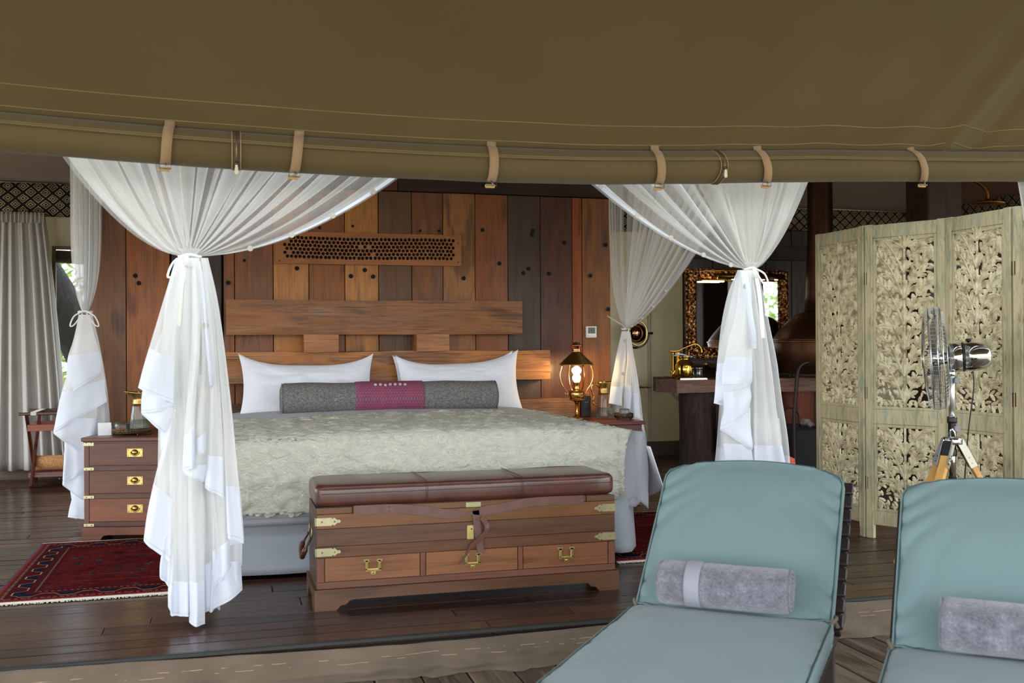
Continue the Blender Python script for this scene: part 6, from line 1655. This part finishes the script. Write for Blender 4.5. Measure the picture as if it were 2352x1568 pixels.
for a in (math.radians(205), math.radians(-22), math.radians(95)):
    d = Vector((cos(a), sin(a), 0)); tdir = Vector((-d.y, d.x, 0))
    top = Vector((fx, fyy, .665)) + d * .05; bot = Vector((fx, fyy, .006)) + d * .40
    mk('leg', MB().beam(top + (bot - top) * .05, bot, .044, .026, d, .003), legw, FN, color=(214, 164, 92))
    br = MB()
    for s_ in (-1, 1): br.beam(Vector((fx, fyy, .705)) + d * .03 + tdir * s_ * .024, top + (bot - top) * .14 + tdir * s_ * .024, .004, .034, d)
    mk('leg_bracket', br, CHROME, FN)
    mk('leg_block', MB().beam(Vector((fx, fyy, .70)) + d * .035, top + (bot - top) * .06, .042, .026, d, .002), BLACK, FN)
    for f_ in (.07, .11):
        pp_ = top + (bot - top) * f_
        for s_ in (-1, 1): mk('bolt', MB().disc(pp_ + tdir * s_ * .026, .004, tdir * s_, .003, 8), OLDBRASS, FN)
mk('power_cord', MB().tube(smooth_path([body_c + Vector((.085, .0, -.072)), body_c + Vector((.09, .0, -.16)), body_c + Vector((.07, .02, -.4)), body_c + Vector((.06, .05, -.8)), Vector((fx + .12, fyy + .08, .02)), Vector((fx + .35, fyy + .16, .008))], 50), .0035, 6), BLACK, FN)

# ================================================================== LOUNGERS
t = NT('lounger_cloth'); c = t.co()
b0 = lin((118, 141, 142))
n_ = t.noise(t.map(c, (5, 5, 5)), 1.0, 3)
wv = t.noise(t.map(c, (900, 900, 900)), 1.0, 1)
col = t.ramp(n_, [(.3, tuple(v * .96 for v in b0[:3])), (.7, tuple(v * 1.03 for v in b0[:3]))])
bs = t.bsdf(Base_Color=t.mix(wv * .12, col, lin((96, 122, 126))), Roughness=.85); bs.inputs['Sheen Weight'].default_value = .2; bs.inputs['Specular IOR Level'].default_value = .15
t.set(bs.inputs['Normal'], t.bump(wv, .25, .001)); lcl = t.done(bs)
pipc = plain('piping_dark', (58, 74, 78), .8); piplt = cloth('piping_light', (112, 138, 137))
dslat = wood('dark_teak', 'X', .45, .35, bump=.15, coat=.2); dsy = wood('dark_teak_rail', 'Y', .45, .35, bump=.15, coat=.2)
def cushion(w, L, th, edge_wr=.008, nx=46, ny=46, seed=0, puffm=.018, top_round=.07):
    """box cushion lying in local xy (x: width, y: 0..L), thickness along z; returns mesh"""
    mb = MB()
    def outline(x, y):
        return x, y
    def fn(u, v, side):
        x = (u * 2 - 1); y = v
        X = x * w / 2; Y = y * L
        # rounded far corners
        cyy = max(0, (Y - (L - top_round)) / top_round); 
        if cyy > 0: X *= 1 - (1 - math.sqrt(max(0, 1 - cyy ** 2))) * top_round * 1.0 / (w / 2)
        Y += (.034 if y > .5 and top_round > .05 else .012) * (1 - x * x) * (1 if y > .5 else -1) * min(1, abs(y - .5) * 2) ** 2
        e = min(1 - abs(x), 1.0) * w / 2; e2 = min(Y, L - Y) if 0 <= Y <= L else 0
        pf = (1 - math.exp(-max(e, 0) / .06)) * (1 - math.exp(-max(e2, 0) / .08))
        z = side * (th / 2 * (.72 + .28 * pf) + puffm * pf)
        wr = 0
        for s_ in (-1, 1):
            d = (1 - s_ * x) * w / 2
            wr += math.exp(-d / .06) * (abs(sin(Y * 23 + sin(Y * 13 + seed) * 1.5 - d * 30)) ** .5 - .6) * edge_wr * 3.0 * (1 - math.exp(-d / .01))
        wr += noise.noise(Vector((X * 3, Y * 4, seed))) * .006
        if side > 0: z += wr
        return (X, Y, z)
    n1_ = len(mb.v)
    mb.grid(lambda u, v: fn(u, v, 1), nx, ny); mb.grid(lambda u, v: fn(u, v, -1), nx, ny)
    # side wall
    ring = [(i / nx, 0) for i in range(nx)] + [(1, j / ny) for j in range(ny)] + [(1 - i / nx, 1) for i in range(nx)] + [(0, 1 - j / ny) for j in range(ny)]
    tops = [fn(u, v, 1) for u, v in ring]; bots = [fn(u, v, -1) for u, v in ring]
    mids = [((a[0] + b[0]) / 2 * 1.012, (a[1] + b[1]) / 2 + (.004 if a[1] > L / 2 else -.004), (a[2] + b[2]) / 2) for a, b in zip(tops, bots)]
    n = len(ring); mb.add(tops + mids + bots, [(k * 1 + r_ * n, (k + 1) % n + r_ * n, (k + 1) % n + (r_ + 1) * n, k + (r_ + 1) * n) for r_ in (0, 1) for k in range(n)], True)
    return mb, tops, bots
def lounger(jx, jy, ang, rec, seed, label, tail=1.32, wd=.70, bl=.66):
    T = thing('sun_lounger', label, 'sun lounger', (jx, jy, ZD), (0, 0, ang), 'grey-green cushioned loungers on the veranda')
    L = dict(local=True); th = .085; zs = .268 - ZD     # seat top height above deck
    hw = wd / 2
    # local frame: +y = towards the head; foot end at -y.
    seatM = Matrix.Translation((0, -tail, zs - th / 2 - .012))
    mb, tops, bots = cushion(wd, tail - .01, th, seed=seed, puffm=.012, top_round=.03, edge_wr=.004)
    mb.v = [tuple(seatM @ Vector(p)) for p in mb.v]
    s_ = mk('seat_cushion', mb, lcl, T, **L)
    mk('piping', MB().tube([seatM @ Vector(p) for p in tops][::2], .0042, 6, closed=True), piplt, s_, **L)
    mk('piping', MB().tube([seatM @ Vector(p) for p in bots][::2], .004, 6, closed=True), piplt, s_, **L)
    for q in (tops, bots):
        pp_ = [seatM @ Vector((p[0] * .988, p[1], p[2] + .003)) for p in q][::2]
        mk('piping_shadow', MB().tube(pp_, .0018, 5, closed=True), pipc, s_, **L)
    backM = Matrix.Translation((0, .0, zs - .03)) @ Matrix.Rotation(rec, 4, 'X') @ Matrix.Translation((0, .0, -.02))
    mb, tops, bots = cushion(wd * .985, bl, th, seed=seed + 5, puffm=.018, edge_wr=.012)
    mb.v = [tuple(backM @ Vector(p)) for p in mb.v]
    b_ = mk('back_cushion', mb, lcl, T, **L)
    mk('piping', MB().tube([backM @ Vector(p) for p in tops][::2], .0042, 6, closed=True), piplt, b_, **L)
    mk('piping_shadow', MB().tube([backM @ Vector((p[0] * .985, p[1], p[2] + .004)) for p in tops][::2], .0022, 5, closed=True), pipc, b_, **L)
    # timber frame
    zr = zs - th - .045
    for sx in (-1, 1):
        mk('side_rail', MB().box((sx * (hw - .035) - .018, -tail - .02, zr - .045), (sx * (hw - .035) + .018, .62, zr + .02), .004), dsy, T, color=(56, 44, 40), **L)
        for yy_ in (-tail + .05, .5):
            mk('leg', MB().box((sx * (hw - .075) - .025, yy_ - .03, .0), (sx * (hw - .075) + .025, yy_ + .03, zr - .04), .004), wood('dark_teak_leg', 'Z', .45, .35, coat=.2), T, color=(50, 40, 36), **L)
        p = Matrix.Translation((0, 0, 0))
        mk('back_rail', MB().box((sx * (hw + .0) - .014, 0.02, -th / 2 - .055), (sx * (hw + .0) + .014, bl - .01, -th / 2 - .02), .003, backM), dsy, T, color=(48, 38, 36), **L)
    k = 0; y = .03
    while y < bl - .03:
        mk('slat', MB().box((-hw - .0, y, -th / 2 - .026), (hw + .022, y + .052, -th / 2 - .008), .003, backM), dslat, T, color=(52, 42, 42), **L); y += .066
    y = -tail
    while y < -.04:
        mk('slat', MB().box((-hw + .0, y, zr + .02), (hw - .0, y + .05, zr + .036), .003), dslat, T, color=(52, 42, 40), **L); y += .068
    # support prop under the back
    for sx in (-1, 1):
        mk('prop', MB().beam((sx * .2, .38, zr), (sx * .2, .38, zr + .30 * math.tan(rec) * .9), .03, .03, ch=.003), dsy, T, color=(48, 38, 36), **L)
    # small ties at the hinge
    for sx in (-1, 1):
        mk('tie', MB().tube(smooth_path([(sx * (hw - .01), -.02, zs - .03), (sx * (hw + .008), .01, zs - .015), (sx * (hw - .005), .035, zs - .02), (sx * (hw + .012), .02, zs - .05)], 14), .007, 6), plain('tie_cord', (120, 108, 92), .9), T, **L)
    return T, backM, zs
LA = -0.673
L1, BM, ZS = lounger(1.733, 3.338, LA, .76, 1, 'nearer-left sun lounger, whole backrest in view, with grey-green cushion and a banded towel')
L2, BM2, _ = lounger(2.29, 2.60, -.70, .76, 7, 'sun lounger cut off by the corner of the view, right of the other one')
def towel(cx, cy, ang, Ln, R, label, band=True, z=.262, seed=0, tilt=0.0):
    T = thing('rolled_towel', label, 'towel', (cx, cy, z), (0, tilt, ang), 'rolled grey towels on the loungers')
    t_ = 'towel_terry'
    if t_ not in MC:
        t = NT(t_); c = t.co(); n_ = t.noise(t.map(c, (120, 120, 120)), 1.0, 3, .7); n2 = t.noise(t.map(c, (22, 22, 22)), 1.0, 3, .6)
        bs = t.bsdf(Base_Color=t.ramp(n_ * .5 + n2 * .5, [(.36, lin((82, 81, 90))[:3]), (.55, lin((118, 117, 126))[:3]), (.7, lin((152, 151, 158))[:3])]), Roughness=.98)
        bs.inputs['Sheen Weight'].default_value = .5; t.set(bs.inputs['Normal'], t.bump(n_, .9, .006)); MC[t_] = t.done(bs)
    def surf(u, v, rr=1.0, x0=-Ln / 2, x1=Ln / 2):
        x = lerp(x0, x1, u); a = 2 * pi * v
        e = min(1, (Ln / 2 - abs(x)) / .02); e = max(e, 0) ** .5
        r = R * rr * (.9 + .1 * e) * (1 + .035 * noise.noise(Vector((x * 7, cos(a), sin(a) + seed))))
        zz = r * sin(a) * .94; 
        return (x, r * cos(a) * 1.05, max(-.9 * R, zz) + R * .9)
    mb = MB().grid(lambda u, v: surf(u, v), 60, 40)
    w = 61
    mb.f.append(tuple(j * w for j in range(40))); mb.f.append(tuple(j * w + 60 for j in range(40))[::-1]); mb.sm += [False, False]
    mb2 = mk('towel_roll', mb, MC[t_], T, local=True)
    for s_ in (-1, 1):
        sp_ = [(s_ * (Ln / 2 + .002), R * (1 - k / 60 * .85) * cos(k * .45) * .95, R * .9 + R * (1 - k / 60 * .85) * sin(k * .45) * .9) for k in range(60)]
        mk('roll_edge', MB().tube(sp_, .005, 5), MC[t_], T, local=True)
    if band:
        mk('woven_band', MB().grid(lambda u, v: surf(u, v, 1.03, -Ln / 2 + .098, -Ln / 2 + .152), 6, 40), cloth('towel_band', (150, 150, 160), weave=600), T, local=True, thick=.002)
    return T
towel_dir = Vector((cos(LA), sin(LA), 0)); back_dir = Vector((-sin(LA), cos(LA), 0))
def on_lounger(jx, jy, a, sx, sy):
    return jx + sx * cos(a) - sy * sin(a), jy + sx * sin(a) + sy * cos(a)
cx_, cy_ = on_lounger(1.733, 3.338, LA, -.01, -.06)
towel(cx_, cy_, LA - .0, .45, .082, 'rolled grey towel with a smooth pale band on the lounger whose whole backrest shows', True, .272)
cx_, cy_ = on_lounger(2.29, 2.60, -.70, .03, -.06)
towel(cx_, cy_, -.70, .46, .085, 'rolled grey towel without a visible band on the cut-off lounger', False, .268, 5)

# ================================================================== OUTSIDE the rear window
bark = NT('bark'); t = bark; c = t.co(); n_ = t.noise(t.map(c, (14, 14, 3)), 1.0, 5, .65, 1.0)
bs = t.bsdf(Base_Color=t.ramp(n_, [(.3, lin((16, 14, 12))[:3]), (.6, lin((36, 33, 28))[:3]), (.8, lin((58, 54, 48))[:3])]), Roughness=.95); t.set(bs.inputs['Normal'], t.bump(n_, 1.0, .04)); bark = t.done(bs)  # near-black tones put the trunk's backlit shade into the bark colour
lf = NT('garden_leaf'); t = lf; oi = t.n('TexCoord'); n_ = t.noise(t.co(), 5, 2)
col = t.ramp(n_, [(.3, lin((96, 128, 60))[:3]), (.7, lin((150, 172, 96))[:3])])
d = t.n('BsdfDiffuse', Color=col); tl = t.n('BsdfTranslucent', Color=col); m = t.n('MixShader', i0=.5); t.t.links.new(d.outputs[0], m.inputs[1]); t.t.links.new(tl.outputs[0], m.inputs[2]); lfm = t.done(m)
def tree(name, base, top, r0, r1, crowns, nleaf, label, cat, seed=1, lsize=.12):
    base, top = Vector(base), Vector(top); T = thing(name, label, cat, base)
    P = smooth_path([base, base.lerp(top, .35) + Vector((.06, 0, 0)), base.lerp(top, .7) - Vector((.05, 0, 0)), top], 16)
    mk('trunk', MB().tube(P, [lerp(r0, r1, i / 16) * (1 + .12 * sin(i * 1.7)) for i in range(17)], 14), bark, T)
    mb = MB(); r = random.Random(seed)
    for (c_, R_) in crowns:
        c_ = Vector(c_)
        for k in range(nleaf):
            d_ = Vector((r.gauss(0, 1), r.gauss(0, 1), r.gauss(0, 1))).normalized() * R_ * r.random() ** .4; p = c_ + d_
            a = Vector((r.gauss(0, 1), r.gauss(0, 1), r.gauss(0, .6))).normalized(); b = a.orthogonal().normalized()
            L_ = lsize * r.uniform(.6, 1.3)
            mb.add([p - a * L_ * .5, p + b * L_ * .18, p + a * L_ * .5, p - b * L_ * .18], [(0, 1, 2, 3)], False)
    f = mk('foliage', mb, lfm, T, fixn=False); f['kind'] = 'stuff'
    return T
mk('ground_outside', MB().box((-12, YB + .3, -1.2), (14, 40, -1.0)), plain('bush_ground', (150, 140, 104), .95), kind='structure')
t0, t1 = atY(210, 880, 11.6), atY(82, 560, 11.6)
dd_ = (t1 - t0)
tree('leaning_tree', t0 - dd_ * 1.0, t1 + dd_ * .8, .22, .19, [(t1 + Vector((.5, 2.5, .9)), .9)], 500, 'dark leaning tree trunk seen through the rear window by the left curtain', 'tree', 3)
tree('garden_bush', (-1.2, 15, -1), (-1.1, 15.2, 1.2), .08, .04, [((-1.6, 15, .6), 1.1), ((-.6, 15.5, 1.2), 1.2), ((-2.3, 16, 1.5), 1.2)], 700, 'sunlit bush beyond the leaning trunk outside the rear window', 'bush', 5, .2)
tree('garden_shrub', (10.2, 2.0, -1), (10.3, 2.1, 1.2), .06, .03, [((9.8, 2.3, 1.0), .8), ((10.3, 1.6, 1.9), .8), ((10.6, 2.6, 2.2), .7)], 420, 'leafy green shrub outside the right side window, seen in the gilt mirror', 'shrub', 9, .16)
mk('ground_side', MB().box((XR + .3, -2, -1.2), (24, 30, -1.0)), MC['bush_ground'], kind='structure')
